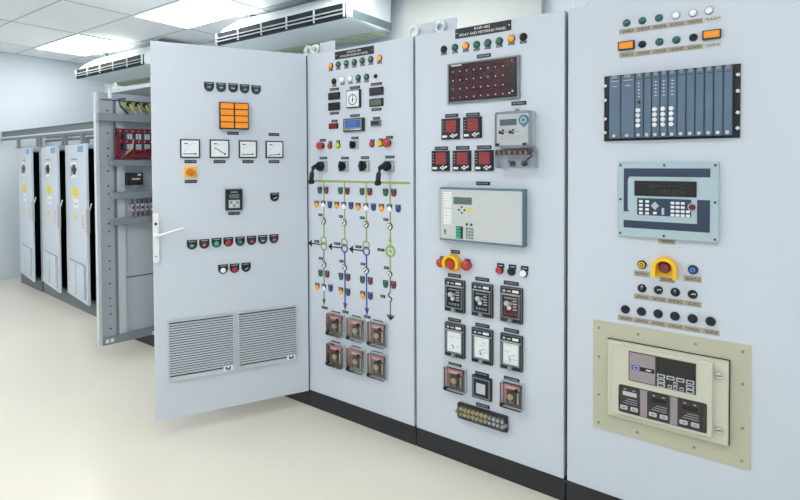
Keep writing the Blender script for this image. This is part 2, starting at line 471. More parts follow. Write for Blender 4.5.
def case_relay(par, x, z, w, h, kind):
    def f():
        b = MB(); b.rbox(0, 0, w, h, 0, .014, 'char', .003)
        b.frame(0, 0, w*.97, h*.97, .003, .014, .017, 'plinth_grey')
        b.box(-w*.43, w*.43, h*.33, h*.45, .014, .018, 'black'); b.box(w*.08, w*.36, h*.36, h*.43, .018, .019, 'white')
        b.box(-w*.36, -w*.24, h*.36, h*.42, .018, .019, 'lightgrey'); b.box(-w*.16, w*.0, h*.37, h*.41, .018, .019, 'lightgrey')
        b.box(-w*.44, w*.44, h*.29, h*.31, .014, .020, 'lightgrey')
        b.box(-w*.46, w*.46, -h*.47, -h*.37, .014, .019, 'black')
        return b
    o = link('protection_relay', cached(('protection_relay', rnd(w), rnd(h)), f), par, (x, 0, z))
    b = MB(); ww, hh = w*.80, h*.66
    b.frame(0, 0, ww, hh, .003, 0, .008, 'frame_mid')
    if kind == 'paper':
        b.cb(0, 0, ww*.86, hh*.9, 0, .003, 'dial'); rr = random.Random(int(x*1000))
        for k in range(7): b.cb(rr.uniform(-.25, .25)*ww, rr.uniform(-.35, .38)*hh, rr.uniform(.1, .35)*ww, .0014, .003, .0034, 'frame_mid')
        b.seg(-.1*ww, -.12*hh, -.02*ww, -.3*hh, .003, .003, .005, 'char')
        lab = 'white card behind glass'
    else:
        b.cb(0, 0, ww*.92, hh*.94, 0, .002, 'inside' if kind == 'dark' else 'redglass')
        b.cyl(-.22*ww, .12*hh, .14*ww, .002, .012, 'lightgrey', 14); b.cyl(-.06*ww, -.05*hh, .13*ww, .002, .012, 'silver', 14)
        b.cyl(.02*ww, .14*hh, .09*ww, .002, .010, 'frame_mid', 12)
        for k in range(4): b.cb(.24*ww, (.25-.12*k)*hh, .2*ww, .004, .002, .008, 'lightgrey')
        b.box(-.34*ww, .36*ww, .33*hh, .38*hh, .002, .006, 'frame_mid')
        for k in range(4): b.cb((-.27+.18*k)*ww, -.32*hh, .1*ww, .1*hh, .002, .006, 'frame_mid' if kind == 'dark' else 'reddark')
        lab = 'dark window with bright dials' if kind == 'dark' else 'dark red window with bright dials'
    link('window', b, o, (0, -.014, -h*.04), 0, lab)
    link('knob', cached(('prk', rnd(w)), lambda: MB().cyl(0, 0, w*.1, 0, .014, 'screw', 14)), o, (0, -.019, -h*.42))
    return o

# ------------------------------------------------------------ cabinets
def eyebolt(par, x, y):
    n = 18; pts = [(x+.026*math.cos(2*math.pi*k/n), y, TOP+.036+.024*math.sin(2*math.pi*k/n)) for k in range(n+1)]
    b = MB(); b.tube(pts, .010, 'ac_white', 8)
    b.tube([(x, y, TOP), (x, y, TOP+.012)], .014, 'ac_white', 12)
    return link('lifting_eye', b, par)
def cabinet(x0, wd, label, open_front=False, eyes=(), front=True):
    t = thing('electrical_cabinet', label, 'electrical cabinet', (x0, 0, 0))
    b = MB(); th = .02; e = G
    b.bx(e, e+th, .022, DEP, PL, TOP, 'paint_side'); b.bx(wd-e-th, wd-e, .022, DEP, PL, TOP, 'paint_side')
    b.bx(e+th, wd-e-th, DEP-.02, DEP, PL, TOP, 'paint_side')
    b.bx(e+th, wd-e-th, .022, DEP-.02, TOP-.02, TOP, 'paint_side'); b.bx(e+th, wd-e-th, .022, DEP-.02, PL, PL+.02, 'paint_side')
    b.bx(e+.002, e+.030, .018, .022, PL, TOP, 'gap'); b.bx(wd-e-.030, wd-e-.002, .018, .022, PL, TOP, 'gap')
    b.bx(e+.002, wd-e-.002, .018, .022, TOP-.03, TOP, 'gap'); b.bx(e+.002, wd-e-.002, .018, .022, PL, PL+.03, 'gap')
    link('body', b, t)
    p = MB(); p.bx(.003, wd-.003, .012, DEP-.02, 0, PL-.004, 'plinth'); p.bx(.0, wd, .004, DEP-.02, PL-.014, PL-.002, 'plinth')
    link('plinth', p, t, label='black steel plinth')
    if front:
        d = MB(); d.box(.009, wd-.006, PL+.002, TOP-.001, -.018, 0, 'paint', .002)
        link('front_panel', d, t)
    for ex, ey in eyes: eyebolt(t, ex, ey)
    return t
PP = lambda x0: Plane((x0, 0, 0), 0)

# --- cabinet behind the open door
cab0 = cabinet(-W, W, 'white cabinet with its wide louvered door swung open towards the viewer', eyes=[(W-.03, .05)], front=False)
DA = math.pi/2-.4972; DW = .8514
door = link('door', MB().box(-DW, -.004, PL+.002, TOP-.001, -.0, .022, 'paint', .002).box(-DW+.02, -.03, PL+.02, TOP-.02, -.02, 0, 'paint_side'), cab0, (W-.0, 0, 0), DA, 'open door full of instruments')
Dp = Plane((0, 0, 0), DA); Dp.P = Vector((0, 0, 0))+Dp.n*.022
def dx(x, y): 
    a = Dp.at(x, y); return a
class Shift:       # parent frame offset so that fittings sit on the door's outer face
    pass
dface = door
def D(o): o.location.y -= .022; return o
for x, y in ((209, 86.5), (221, 87.2), (233, 87.8), (244.5, 88.8), (256, 89.8)): D(shield_lamp(dface, *dx(x, y), .052, 'green'))
cx, cz, ww, hh = Dp.rect(219, 103, 248, 129.3)
an = D(link('annunciator', MB().box(-ww/2, ww/2, -hh/2, hh/2, 0, .03, 'black', .003), dface, (cx, 0, cz), 0, 'annunciator with eight orange windows'))
# windows in the same mesh family are surface of the annunciator: rebuild as one mesh with orange panes
b = MB().box(-ww/2, ww/2, -hh/2, hh/2, 0, .03, 'black', .003)
for i in range(2):
    for j in range(4):
        b.cb(ww*(-.245+.49*i), hh*(.36-.24*j), ww*.44, hh*.205, .03, .032, 'orange')
        b.cb(ww*(-.245+.49*i), hh*(.36-.24*j), ww*.3, hh*.015, .032, .0324, 'amber')
an.data = b.mesh('annunciator')
for x, y in ((233, 133.3), (274, 134.5), (190.5, 161.6), (219.5, 161.6), (248, 161.6), (274, 161.6), (190.8, 181.5), (234, 213.4)):
    D(nameplate(dface, *dx(x, y), .062, .017))
for bx_, an_ in (((180, 139.3, 200, 158), 180), ((209.5, 139.6, 229.2, 158), 148), ((238.6, 140.5, 256.6, 158), 184), ((265.4, 141, 283, 158), 186)):
    D(analog_meter(dface, *Dp.rect(*bx_), an_))
cx, cz = dx(190.5, 172)
D(link('main_switch', MB().rbox(0, 0, .062, .058, 0, .012, 'yellow', .006).cyl(0, 0, .024, .012, .018, 'yellow').cyl(0, 0, .02, .018, .026, 'knob_orange').rbox(0, 0, .05, .014, .026, .042, 'knob_orange', .005), dface, (cx, 0, cz), 0, 'yellow rotary switch with orange grip'))
cx, cz, ww, hh = Dp.rect(225.2, 189, 242, 210)
b = MB().box(-ww/2, ww/2, -hh/2, hh/2, 0, .02, 'char', .003).cb(0, 0, ww*.84, hh*.86, .02, .022, 'black').cb(0, hh*.17, ww*.6, hh*.2, .022, .023, 'lcdgrey')
b.cb(0, -hh*.2, ww*.66, hh*.38, .022, .023, 'lightgrey')
for i in range(3):
    for j in range(2): b.cb(ww*(-.18+.18*i), hh*(-.12-.16*j), ww*.1, hh*.06, .023, .026, 'white' if (i+j) % 2 else 'char')
b.cb(0, hh*.36, ww*.4, hh*.03, .022, .0226, 'lightgrey')
D(link('controller', b, dface, (cx, 0, cz), 0, 'small black controller with keypad'))
D(shield_lamp(dface, *dx(274.5, 196.8), .052, 'black', 'selector_switch'))
for x, y, c in ((192, 244.5, 'green'), (204.3, 243.7, 'redoff'), (216.5, 242.5, 'greenlit'), (228.3, 241.7, 'red'), (240, 241, 'green'), (251.5, 240.2, 'redoff'), (262.6, 239.4, 'green'), (273.8, 238.6, 'redoff')):
    D(shield_lamp(dface, *dx(x, y), .053, c, 'push_button'))
D(shield_lamp(dface, *dx(223, 269), .053, 'lens_white', 'push_button')); D(shield_lamp(dface, *dx(234.5, 268), .053, 'red', 'push_button')); D(shield_lamp(dface, *dx(246, 267), .053, 'black', 'selector_switch'))
# two louvered vents
def louver(x0, x1, yt0, yt1, yb0, yb1):
    a = Dp.at(x0, yt0); c = Dp.at(x1, yt1); d = Dp.at(x0, yb0); e = Dp.at(x1, yb1)
    z1 = (a[1]+c[1])/2; z0 = (d[1]+e[1])/2; xa, xb = a[0], c[0]; wv, hv = xb-xa, z1-z0
    b = MB(); b.cb(0, 0, wv, hv, 0, .003, 'louver_gap'); b.frame(0, 0, wv, hv, .008, 0, .011, 'louver'); b.cb(0, -hv/2+.012, wv, .024, 0, .0115, 'louver')
    n = 21; z = -hv/2+.032; st = (hv-.045)/n
    for k in range(n):
        q = z+k*st
        b.add([(-wv/2+.007, -.0035, q+st*.66), (wv/2-.007, -.0035, q+st*.66), (wv/2-.007, -.011, q+.002), (-wv/2+.007, -.011, q+.002), (-wv/2+.007, -.0035, q+.0), (wv/2-.007, -.0035, q+.0)], [(0, 1, 2, 3)[::-1], (3, 2, 5, 4)[::-1]], 'louver')
    cxv, czv = (xa+xb)/2, (z0+z1)/2
    o = D(link('louvered_vent', b, dface, (cxv, 0, czv)))
    m = MB(); m.cb(wv/2-.038, -hv/2+.026, .052, .03, .0115, .013, 'white')
    m.box(wv/2-.052, wv/2-.043, -hv/2+.018, -hv/2+.035, .013, .0136, 'blue'); m.box(wv/2-.033, wv/2-.024, -hv/2+.018, -hv/2+.035, .013, .0136, 'blue')
    m.box(wv/2-.047, wv/2-.029, -hv/2+.015, -hv/2+.024, .013, .0136, 'blue')
    for v in m.v: pass
    b2 = D(link('sticker', m, dface, (cxv, 0, czv), 0, 'small white sticker with a blue mark'))
louver(167.4, 234.3, 321.4, 312.8, 381.8, 370.8)
louver(237.2, 296.6, 312.4, 304.6, 370.2, 359.6)
cx, cz, ww, hh = Dp.rect(152.8, 213, 159, 262)
b = MB().rbox(0, 0, ww, hh, 0, .012, 'white', .008).cyl(0, hh*.28, ww*.25, .012, .015, 'char', 12).cyl(0, -hh*.38, ww*.16, .012, .014, 'frame_mid', 10)
b.cyl(0, hh*.05, ww*.42, .012, .03, 'white')
b.tube([(0, -.026, hh*.05), (.02, -.036, hh*.055), (.06, -.038, hh*.1), (.135, -.036, hh*.17)], .0065, 'white')
D(link('door_handle', b, dface, (cx, 0, cz), 0, 'white lever handle'))
# hinges on the right edge
for z in (.35, 1.1, 1.9): link('hinge', MB().bx(-.012, .004, -.010, .012, z-.04, z+.04, 'gap'), door)

# ------------------------------------------------------------ cabinet one: synchronizing panel with the mimic diagram
cab1 = cabinet(0, W, 'white cabinet with the green and blue mimic diagram, right of the open door', eyes=[(.03, .05), (W-.03, .05)])
P1 = PP(0); L1 = lambda x, y, out=0: P1.at(x, y, out)
b = MB(); x, z, ww, hh = P1.rect(335.2, 48.8, 374, 56.8); b.cb(0, 0, ww, hh*.98, 0, .003, 'plate')
b.text('SYNCH 401', 0, hh*.2, ww*.36, hh*.26, .0034, 'white'); b.text('SYNCHRONIZING PANEL', 0, -hh*.2, ww*.72, hh*.26, .0034, 'white')
b.cyl(-ww*.46, 0, .003, .003, .005, 'silver', 8); b.cyl(ww*.46, 0, .003, .003, .005, 'silver', 8)
link('title_plate', b, cab1, (x, 0, z), 0, 'black title plate reading SYNCHRONIZING PANEL')
for x, y, c in ((330.9, 66), (338.4, 64.6), (346.4, 63.4), (354.4, 62.2), (362.4, 60.7), (370.9, 59.4), (379.6, 58.2)) and \
        ((330.9, 66, 'amber'), (338.4, 64.6, 'green'), (346.4, 63.4, 'green'), (354.4, 62.2, 'green'), (362.4, 60.7, 'green'), (370.9, 59.4, 'green'), (379.6, 58.2, 'amber')):
    lamp(cab1, *L1(x, y), .0185, c)
for x, y, c in ((334.2, 81.5, 'black'), (342.6, 79.6, 'lens_white'), (350.5, 78.6, 'lens_white'), (358.4, 77.8, 'green'), (366.6, 77, 'green')):
    lamp(cab1, *L1(x, y), .0185, c)
lamp(cab1, *L1(375.8, 76.2), .012, 'black', False)
for x, y, w_ in ((334.5, 89.2, 9), (355, 87.5, 10), (376.5, 84, 11), (334.5, 113.3, 9), (376.5, 109.5, 10), (355, 115.6, 9.5), (334.5, 121.1, 6), (376.5, 118.3, 7),
                 (323, 140.3, 6), (330.5, 142.4, 3.5), (338.3, 141.6, 3.5), (355, 138, 7), (372.5, 140.8, 4.5), (381, 139.8, 4), (389.5, 137.4, 7),
                 (323.5, 158, 7.5), (345, 158, 7.5), (365, 157.6, 8), (390, 157, 9),
                 (336, 312.6, 9), (356.5, 317, 9), (378, 321.5, 10), (336, 342.5, 9), (356.5, 347.6, 9), (377.5, 353, 10),
                 (320.5, 214.8, 4), (341, 216.5, 4), (362.3, 217.8, 5), (386, 219.6, 5), (316.8, 241.3, 5), (337.3, 243.6, 6), (358.6, 246.8, 6), (381, 249.8, 7),
                 (320.8, 258.3, 4), (341.5, 261.2, 4), (363, 264, 4.5), (386.5, 267.8, 5), (383, 296.3, 5), (324.7, 307.6, 6), (345.6, 311.9, 6), (367.3, 316.8, 6.5)):
    q = P1.rect(x-w_/2, y-1.3, x+w_/2, y+1.3); nameplate(cab1, q[0], q[1], q[2], .015)
dark_display(cab1, *P1.rect(329, 92.6, 340.2, 99.6)); dark_display(cab1, *P1.rect(329, 102.6, 340.2, 110.4))
dark_display(cab1, *P1.rect(370, 87.4, 383.6, 95.2)); dark_display(cab1, *P1.rect(370, 98.6, 383.6, 106.4), 'lcdgreen', 'plate', 'pale green lit screen')
x, z, ww, hh = P1.rect(347.6, 90, 361.2, 108)
b = MB().box(-ww/2, ww/2, -hh/2, hh/2, 0, .014, 'char', .003).cb(0, 0, ww*.88, hh*.88, .014, .015, 'dial')
b.ring(0, -.005, ww*.3, ww*.26, .015, .0155, 'char')
for k in range(12):
    a = math.pi*k/6; b.seg(ww*.31*math.cos(a), -.005+ww*.31*math.sin(a), ww*.37*math.cos(a), -.005+ww*.37*math.sin(a), .002, .015, .0155, 'char')
b.seg(0, -.02, 0, ww*.24, .003, .015, .016, 'char'); b.cyl(0, -.005, .005, .015, .018, 'char', 10)
link('synchroscope', b, cab1, (x, 0, z), 0, 'square white dial instrument')
dark_display(cab1, *P1.rect(329.6, 123.4, 338.4, 128.8), 'reddark', 'plate', 'red lit screen')
dark_display(cab1, *P1.rect(371.2, 120.2, 381.2, 126.4), 'char', 'frame_mid')
x, z, ww, hh = P1.rect(344.8, 118.4, 365, 131.6)
o = link('synchronizer_unit', MB().box(-ww/2, ww/2, -hh/2, hh/2, 0, .018, 'char', .004).cb(0, 0, ww*.86, hh*.84, .018, .019, 'frame_mid').cb(ww*.1, -hh*.34, ww*.4, hh*.04, .019, .0195, 'white'), cab1, (x, 0, z))
b = MB().cb(0, 0, ww*.72, hh*.54, 0, .001, 'lcdblue')
for k in range(3): b.cb(-ww*.05*k, hh*(.15-.15*k), ww*.5, .002, .001, .0014, 'sticker_blue')
link('screen', b, o, (0, -.019, hh*.08), 0, 'blue lit screen')
for k in range(3): link('key', MB().cb(0, 0, .008, .006, 0, .003, 'white'), o, (ww*(.16+.1*k), -.019, -hh*.36))
mushroom(cab1, *L1(322.2, 145.8), .023); mushroom(cab1, *L1(388.6, 143), .024)
lamp(cab1, *L1(330.1, 146), .018, 'red', False, 'push_button'); lamp(cab1, *L1(338, 145.2), .019, 'lemon', False, 'push_button')
lamp(cab1, *L1(372, 144.2), .018, 'red', False, 'push_button'); lamp(cab1, *L1(380.2, 143.4), .02, 'lemon', False, 'push_button')
for r_, p_ in (((351.3, 140.6, 358.6, 149.2), 0), ((318.6, 160.8, 327.6, 171.8), 1), ((339.9, 160.6, 349.2, 171.8), 0), ((360, 160.3, 370, 171.8), 0), ((384.6, 160.2, 395, 172), 1)):
    rotary(cab1, *P1.rect(*r_), pistol=bool(p_))
# mimic diagram: coloured strips stuck to the panel, one mesh
b = MB(); T = .012
def ln(x0, y0, x1, y1, m, w_=T, d=.001):
    p, q = L1(x0, y0), L1(x1, y1); b.seg(*p, *q, w_, 0, d, m)
def vl(x, y0, y1, m, w_=T*.8, d=.001):
    p = L1(x, y0); q = L1(x, y1); b.seg(p[0], p[1], p[0], q[1], w_, 0, d, m)
zb = L1(360, 182)[1]; xa, xb = L1(308.5, 182)[0], L1(410, 182)[0]; b.seg(xa, zb, xb, zb, T, 0, .0012, 'mimic_green')
cols_ = [323.8, 344.5, 366.3, 390.2]
for i, (x, yb) in enumerate(zip(cols_, (238, 240, 242, 248))): vl(x, 182, yb, 'mimic_green')
def arrow_down(x, y0, y1, w_, m):
    p = L1(x, y0); q = L1(x, y1); b.poly([(p[0], q[1]), (p[0]+w_/2, p[1]), (p[0]-w_/2, p[1])], 0, .0014, m)
vl(323.9, 249, 300, 'mimic_dark', T*.6); arrow_down(324.1, 299, 305.5, .028, 'mimic_dark')
vl(344.8, 252, 303, 'mimic_blue', T*.8); arrow_down(345.2, 303, 310.5, .032, 'mimic_blue')
vl(366.5, 255, 308, 'mimic_blue', T*.8); arrow_down(366.9, 308, 316, .032, 'mimic_blue')
vl(390.3, 255, 272, 'mimic_green'); vl(390.2, 272, 292, 'black', T*.5)
p = L1(390.2, 236); q = L1(390.2, 241.5); b.poly([(p[0], p[1]), (p[0]-.014, q[1]), (p[0]+.014, q[1])], 0, .0014, 'mimic_green')
pts = [L1(390.3, 292), L1(388, 295.5), L1(392.2, 298.8), L1(390.3, 302.5)]
for p, q in zip(pts, pts[1:]): b.seg(*p, *q, .007, 0, .0012, 'black')
vl(390.4, 302.5, 318, 'black', T*.5); arrow_down(390.6, 316.5, 320.5, .05, 'black')
b.cb(L1(390.6, 315.5)[0], L1(390.6, 315.5)[1], .05, .006, 0, .0014, 'black')
for x0, y0, x1, y1 in ((322, 244.6, 311, 243.9), (342.6, 248, 331, 246.8), (364.2, 250.8, 352, 249.2)):
    p, q = L1(x0, y0), L1(x1, y1); zz = p[1]; b.seg(p[0], zz, q[0], zz, .007, 0, .0012, 'black')
    b.poly([(q[0]-.022, zz), (q[0]+.008, zz-.022), (q[0]+.008, zz+.022)], 0, .0014, 'black')
for x, y, m in ((323.8, 240.6, 'mimic_green'), (323.9, 246.2, 'mimic_green'), (344.4, 242.6, 'mimic_green'), (344.6, 248.4, 'mimic_blue'), (366.3, 245.2, 'mimic_green'), (366.5, 251.2, 'mimic_blue')):
    b.ring(*L1(x, y), .026, .018, 0, .0018, m)
c = L1(390.4, 251.2); b.ring(*c, .034, .022, 0, .0018, 'mimic_green'); b.seg(c[0]-.012, c[1]-.006, c[0]-.002, c[1]+.010, .006, 0, .0012, 'mimic_green'); b.seg(c[0]-.002, c[1]+.010, c[0]+.003, c[1]-.010, .006, 0, .0012, 'mimic_green'); b.seg(c[0]+.003, c[1]-.010, c[0]+.012, c[1]+.006, .006, 0, .0012, 'mimic_green')
link('mimic_diagram', b, cab1, (0, 0, 0), 0, 'green, blue and black single-line diagram')
def position_indicator(x, y, r=.018):
    def f():
        q = MB(); q.cyl(0, 0, r, 0, .006, 'char'); q.cyl(0, 0, r*.8, .006, .0075, 'white'); q.seg(-r*.45, -r*.5, r*.45, r*.5, r*.3, .0075, .009, 'char'); return q
    p = L1(x, y); link('position_indicator', cached(('position_indicator', r), f), cab1, (p[0], 0, p[1]), 0, 'round white disc with a black slash')
for x, y in ((323.4, 221), (344, 222.4), (366, 224.4), (389.7, 226.4), (323.9, 264.4), (344.4, 267.4), (366.3, 270.4)): position_indicator(x, y, .020)
position_indicator(390, 274, .016)
def mini(x, y, c):
    """square-topped lamp: black legend tab over a lens"""
    p = L1(x, y)
    def f():
        q = MB(); q.box(-.016, .016, -.002, .022, 0, .005, 'plate' if c != 'lens_white' else 'char'); q.cyl(0, -.004, .016, 0, .007, c if c != 'lens_white' else 'lens_white'); q.dome(0, -.004, .013, .007, .005, c)
        q.cb(0, .016, .02, .002, .005, .0054, 'lightgrey'); return q
    link('push_button' if c in ('blue',) else 'indicator_lamp', cached(('mini', c), f), cab1, (p[0], 0, p[1]), 0, '%s lens' % COLN[c])
for x, y, c in ((320, 190.5, 'green'), (326.5, 190.5, 'redoff'), (340.7, 191, 'green'), (347.5, 191.3, 'redoff'), (362.3, 191.8, 'green'), (370, 192, 'redoff'), (385.8, 192.6, 'green'), (394, 192.9, 'redoff'),
                (317, 204.4, 'amber'), (323.5, 204.4, 'lens_white'), (330, 205, 'blue'), (337, 205.5, 'amber'), (344, 205.8, 'lens_white'), (351.2, 206, 'blue'),
                (358.4, 206.8, 'amber'), (366.2, 207.2, 'lens_white'), (373.7, 207.4, 'blue'), (381.8, 208, 'amber'), (389.8, 208.4, 'lens_white'), (398.3, 208.8, 'blue'),
                (320.8, 273.4, 'green'), (327.5, 274.4, 'redoff'), (317.6, 286.6, 'amber'), (324.2, 287.8, 'lens_white'), (330.8, 288.4, 'blue'),
                (341.3, 276.6, 'green'), (348.2, 277.6, 'redoff'), (341.2, 291.2, 'amber'), (348.2, 292.4, 'blue'),
                (362.7, 280, 'green'), (370.5, 281.2, 'redoff'), (363, 295, 'amber'), (370.6, 296.2, 'blue'), (385.8, 284.2, 'green'), (393.8, 285.2, 'redoff')):
    mini(x, y, c)
for r_ in ((326.4, 314.2, 341.8, 336.8), (346.7, 318.6, 362.8, 341.8), (367.4, 322.8, 384.8, 347.6), (326.4, 344.6, 342, 367.8), (346.6, 349.2, 362.8, 373.4), (367.4, 354.4, 384.8, 379.6)):
    plastic_relay(cab1, *P1.rect(*r_, .03))

# ------------------------------------------------------------ cabinet two: relay and metering panel
cab2 = cabinet(W, W, 'white cabinet with red numeric meters and an electricity meter, right of the mimic diagram cabinet', eyes=[(.13, .05)])
P2 = PP(W); L2 = lambda x, y, out=0: P2.at(x, y, out)
x, z, ww, hh = P2.rect(455.5, 24.3, 511.3, 34.7)
b = MB().cb(0, 0, ww, hh*.98, 0, .003, 'plate'); b.text('RNP-402', 0, hh*.22, ww*.28, hh*.26, .0034, 'white'); b.text('RELAY AND METERING PANEL', 0, -hh*.2, ww*.84, hh*.26, .0034, 'white')
b.cyl(-ww*.47, 0, .003, .003, .005, 'silver', 8); b.cyl(ww*.47, 0, .003, .003, .005, 'silver', 8)
link('title_plate', b, cab2, (x, 0, z), 0, 'black title plate reading RELAY AND METERING PANEL')
for x, y, c in ((444, 49.4, 'black'), (455, 47.6, 'green'), (466, 46, 'amber'), (476.7, 44.8, 'green'), (487.8, 43, 'green'), (499.4, 41.2, 'green'), (511.5, 38.8, 'amber'), (523.5, 37, 'black')):
    lamp(cab2, *L2(x, y), .0175, c)
for x, y, w_ in ((484, 55.8, 14), (519, 103.2, 15), (451.7, 115.7, 13), (473, 114.6, 13.5), (441.5, 148.3, 13), (462.8, 147.8, 13.5), (484.3, 147.3, 14.5), (483.2, 183.4, 14),
                 (455.5, 251.8, 9), (454.5, 275.6, 13), (482.3, 279.3, 14), (511.3, 283.2, 15), (454.6, 320, 13), (482.5, 325.5, 14), (511.6, 330.6, 15), (455.2, 365, 13), (482.2, 374.2, 14), (511.8, 379.4, 15.5), (483, 405.6, 13.5)):
    q = P2.rect(x-w_/2, y-1.3, x+w_/2, y+1.3); nameplate(cab2, q[0], q[1], q[2], .018)
# large dark red annunciator
x, z, ww, hh = P2.rect(447.6, 59.6, 519.6, 101.2, .01)
o = link('alarm_annunciator', MB().box(-ww/2, ww/2, -hh/2, hh/2, 0, .016, 'frame_mid', .004), cab2, (x, 0, z), 0, 'wide annunciator in a grey frame')
b = MB().cb(0, 0, ww*.945, hh*.92, 0, .002, 'darkglass')
cw = ww*.80/8
for i in range(8):
    for j in range(4):
        b.cb(-ww*.42+cw*(i+.5), hh*(.33-.215*j), cw*.96, hh*.2, .002, .0026, 'redglass')
        b.cyl(-ww*.42+cw*(i+.15), hh*(.28-.215*j), .0028, .0026, .005, 'white', 8)
b.box(-ww*.43, -ww*.28, hh*.42, hh*.445, .002, .003, 'white'); b.box(ww*.39, ww*.42, hh*.37, hh*.42, .002, .003, 'redlcd'); b.box(ww*.40, ww*.45, hh*.34, hh*.35, .002, .003, 'redlcd')
b.cyl(ww*.42, -hh*.32, .004, .002, .005, 'white', 8); b.cyl(ww*.38, -hh*.36, .004, .002, .005, 'white', 8)
link('window', b, o, (0, -.016, 0), 0, 'dark red window with white dots')
for r_ in ((442.4, 118.6, 460, 139.4), (464, 117, 482, 138.2), (432.6, 150.8, 449.8, 171), (453.5, 150.6, 471.4, 170.9), (475.4, 150.2, 493.8, 170.9)):
    digital_meter(cab2, *P2.rect(*r_))
# electricity meter
x, z, ww, hh = P2.rect(495, 111, 531.6, 147.5, .05)
o = link('electricity_meter', MB().rbox(0, 0, ww, hh, 0, .035, 'lightgrey', .01), cab2, (x, 0, z), 0, 'pale grey electricity meter')
b = MB().rbox(-ww*.03, 0, ww*.86, hh*.86, 0, .012, 'white', .006); b.cb(-ww*.14, hh*.2, ww*.46, hh*.17, .012, .014, 'lcdgrey')
b.cyl(ww*.29, hh*.24, ww*.135, .012, .020, 'teal_seal'); b.poly([(ww*.2, hh*.14), (ww*.29, hh*.04), (ww*.38, hh*.14)], .012, .018, 'teal_seal'); b.ring(ww*.29, hh*.24, ww*.08, ww*.05, .020, .021, 'white')
for k in (-.36, -.08):
    b.cyl(ww*k, -hh*.07, ww*.045, .012, .016, 'black', 10); b.cyl(ww*(k+.08), -hh*.02, ww*.03, .012, .016, 'black', 8); b.cyl(ww*(k+.07), -hh*.1, ww*.03, .012, .016, 'black', 8)
b.cb(-ww*.1, -hh*.07, ww*.56, .0015, .012, .0125, 'red')
for k in range(3): b.frame(ww*(-.28+.24*k), -hh*.22, ww*.16, hh*.08, .0012, .012, .0125, 'lightgrey')
link('face_plate', b, o, (0, -.035, 0), 0, 'white face with display and blue seal')
link('clear_cover', MB().rbox(0, 0, ww*.98, hh*.98, 0, .022, 'clear', .01), o, (0, -.036, 0), 0, 'clear plastic cover')
for sx in (-.4, .34): link('clip', MB().cb(0, 0, ww*.09, hh*.08, 0, .01, 'char'), o, (sx*ww, -.058, -hh*.42))
link('lug', MB().cyl(0, 0, .01, 0, .012, 'frame_mid', 12), o, (0, 0, hh*.5+.006))
x2, z2, w2, h2 = P2.rect(497, 149, 536, 168, .03)
o2 = link('terminal_cover', MB().rbox(0, 0, w2, h2, 0, .05, 'clear', .006), cab2, (x2, 0, z2), 0, 'clear terminal cover with wiring')
b = MB().cb(-w2*.05, h2*.32, w2*.78, h2*.24, .0, .03, 'reddark')
for k in range(10): b.cb(-w2*.38+w2*.07*k, h2*.32, w2*.03, h2*.2, .03, .034, 'lightgrey' if k % 2 else 'wire_red')
for k in range(8): b.tube([(-w2*.26+w2*.06*k, -.012, h2*.18), (-w2*.2+w2*.045*k, -.014, -h2*.05)], .0018, 'lightgrey', 6)
for k in (-.14, .16): b.cyl(w2*k, -h2*.26, w2*.065, 0, .02, 'char', 12)
b.tube([(w2*.18, -.02, -h2*.24), (w2*.3, -.024, -h2*.02), (w2*.4, -.02, h2*.16)], .004, 'char', 8); b.tube([(-w2*.14, -.02, -h2*.2), (-w2*.22, -.024, -h2*.1)], .003, 'char', 8)
link('terminal_block', b, o2, (0, 0, 0), 0, 'dark red terminals with wires')
# big numerical relay
x, z, ww, hh = P2.rect(439.6, 188.4, 523.4, 243.6, .045)
o = link('numerical_relay', MB().box(-ww/2, ww/2, -hh/2, hh/2, 0, .045, 'steelblue', .002), cab2, (x, 0, z), 0, 'large relay with a blue-grey housing')
b = MB().cb(0, 0, ww*.975, hh*.93, 0, .0015, 'relay_face')
for k in range(14): b.cb(-ww*.395, hh*(.40-.043*k-(.02 if k > 6 else 0)), ww*.105, hh*.03, .0015, .002, 'white')
b.frame(0, 0, ww*.97, hh*.925, .002, .0015, .0022, 'lightgrey')
b.cyl(-ww*.43, -hh*.32, .0045, .0015, .004, 'char', 10); b.cb(-ww*.425, -hh*.34, .006, hh*.1, .0015, .003, 'reddark')
b.cb(-ww*.1, hh*.42, ww*.05, hh*.015, .0015, .002, 'lightgrey'); b.cb(-ww*.18, hh*.42, ww*.05, hh*.015, .0015, .002, 'lightgrey')
b.cb(-ww*.122, hh*.1, ww*.055, hh*.06, .0015, .003, 'lemon')
link('face_plate', b, o, (0, -.045, 0))
link('display', MB().cb(0, 0, ww*.225, hh*.13, 0, .002, 'lcdgreen'), o, (-ww*.202, -.0465, hh*.26), 0, 'green display')
for dx_, dz in ((0, .055), (0, -.055), (-.035, 0), (.035, 0)): link('key', MB().rbox(0, 0, ww*.02, hh*.035, 0, .003, 'wire_blue', .002), o, (ww*(-.212+dx_), -.0465, hh*(.09+dz)), 0, 'navy arrow key')
kb = MB().rbox(0, 0, ww*.022, hh*.042, 0, .003, 'char', .002).mesh('key'); kg = MB().rbox(0, 0, ww*.028, hh*.042, 0, .003, 'greenlit', .002).mesh('key'); kl = MB().rbox(0, 0, ww*.022, hh*.042, 0, .003, 'frame_mid', .002).mesh('key')
link('key_field', MB().cb(0, 0, ww*.09, hh*.23, 0, .001, 'green'), o, (-ww*.242, -.0465, -hh*.33), 0, 'green key field')
for j in range(4):
    for i, k in enumerate((kg, kg, kb)): link('key', k, o, (ww*(-.270+.028*i), -.0475, hh*(-.25-.055*j)))
    for i in range(3): link('key', kl, o, (ww*(-.149+.033*i), -.0465, hh*(-.25-.055*j)))
for i in range(2): link('key', kb, o, (ww*(-.149+.055*i), -.0465, -hh*.17))
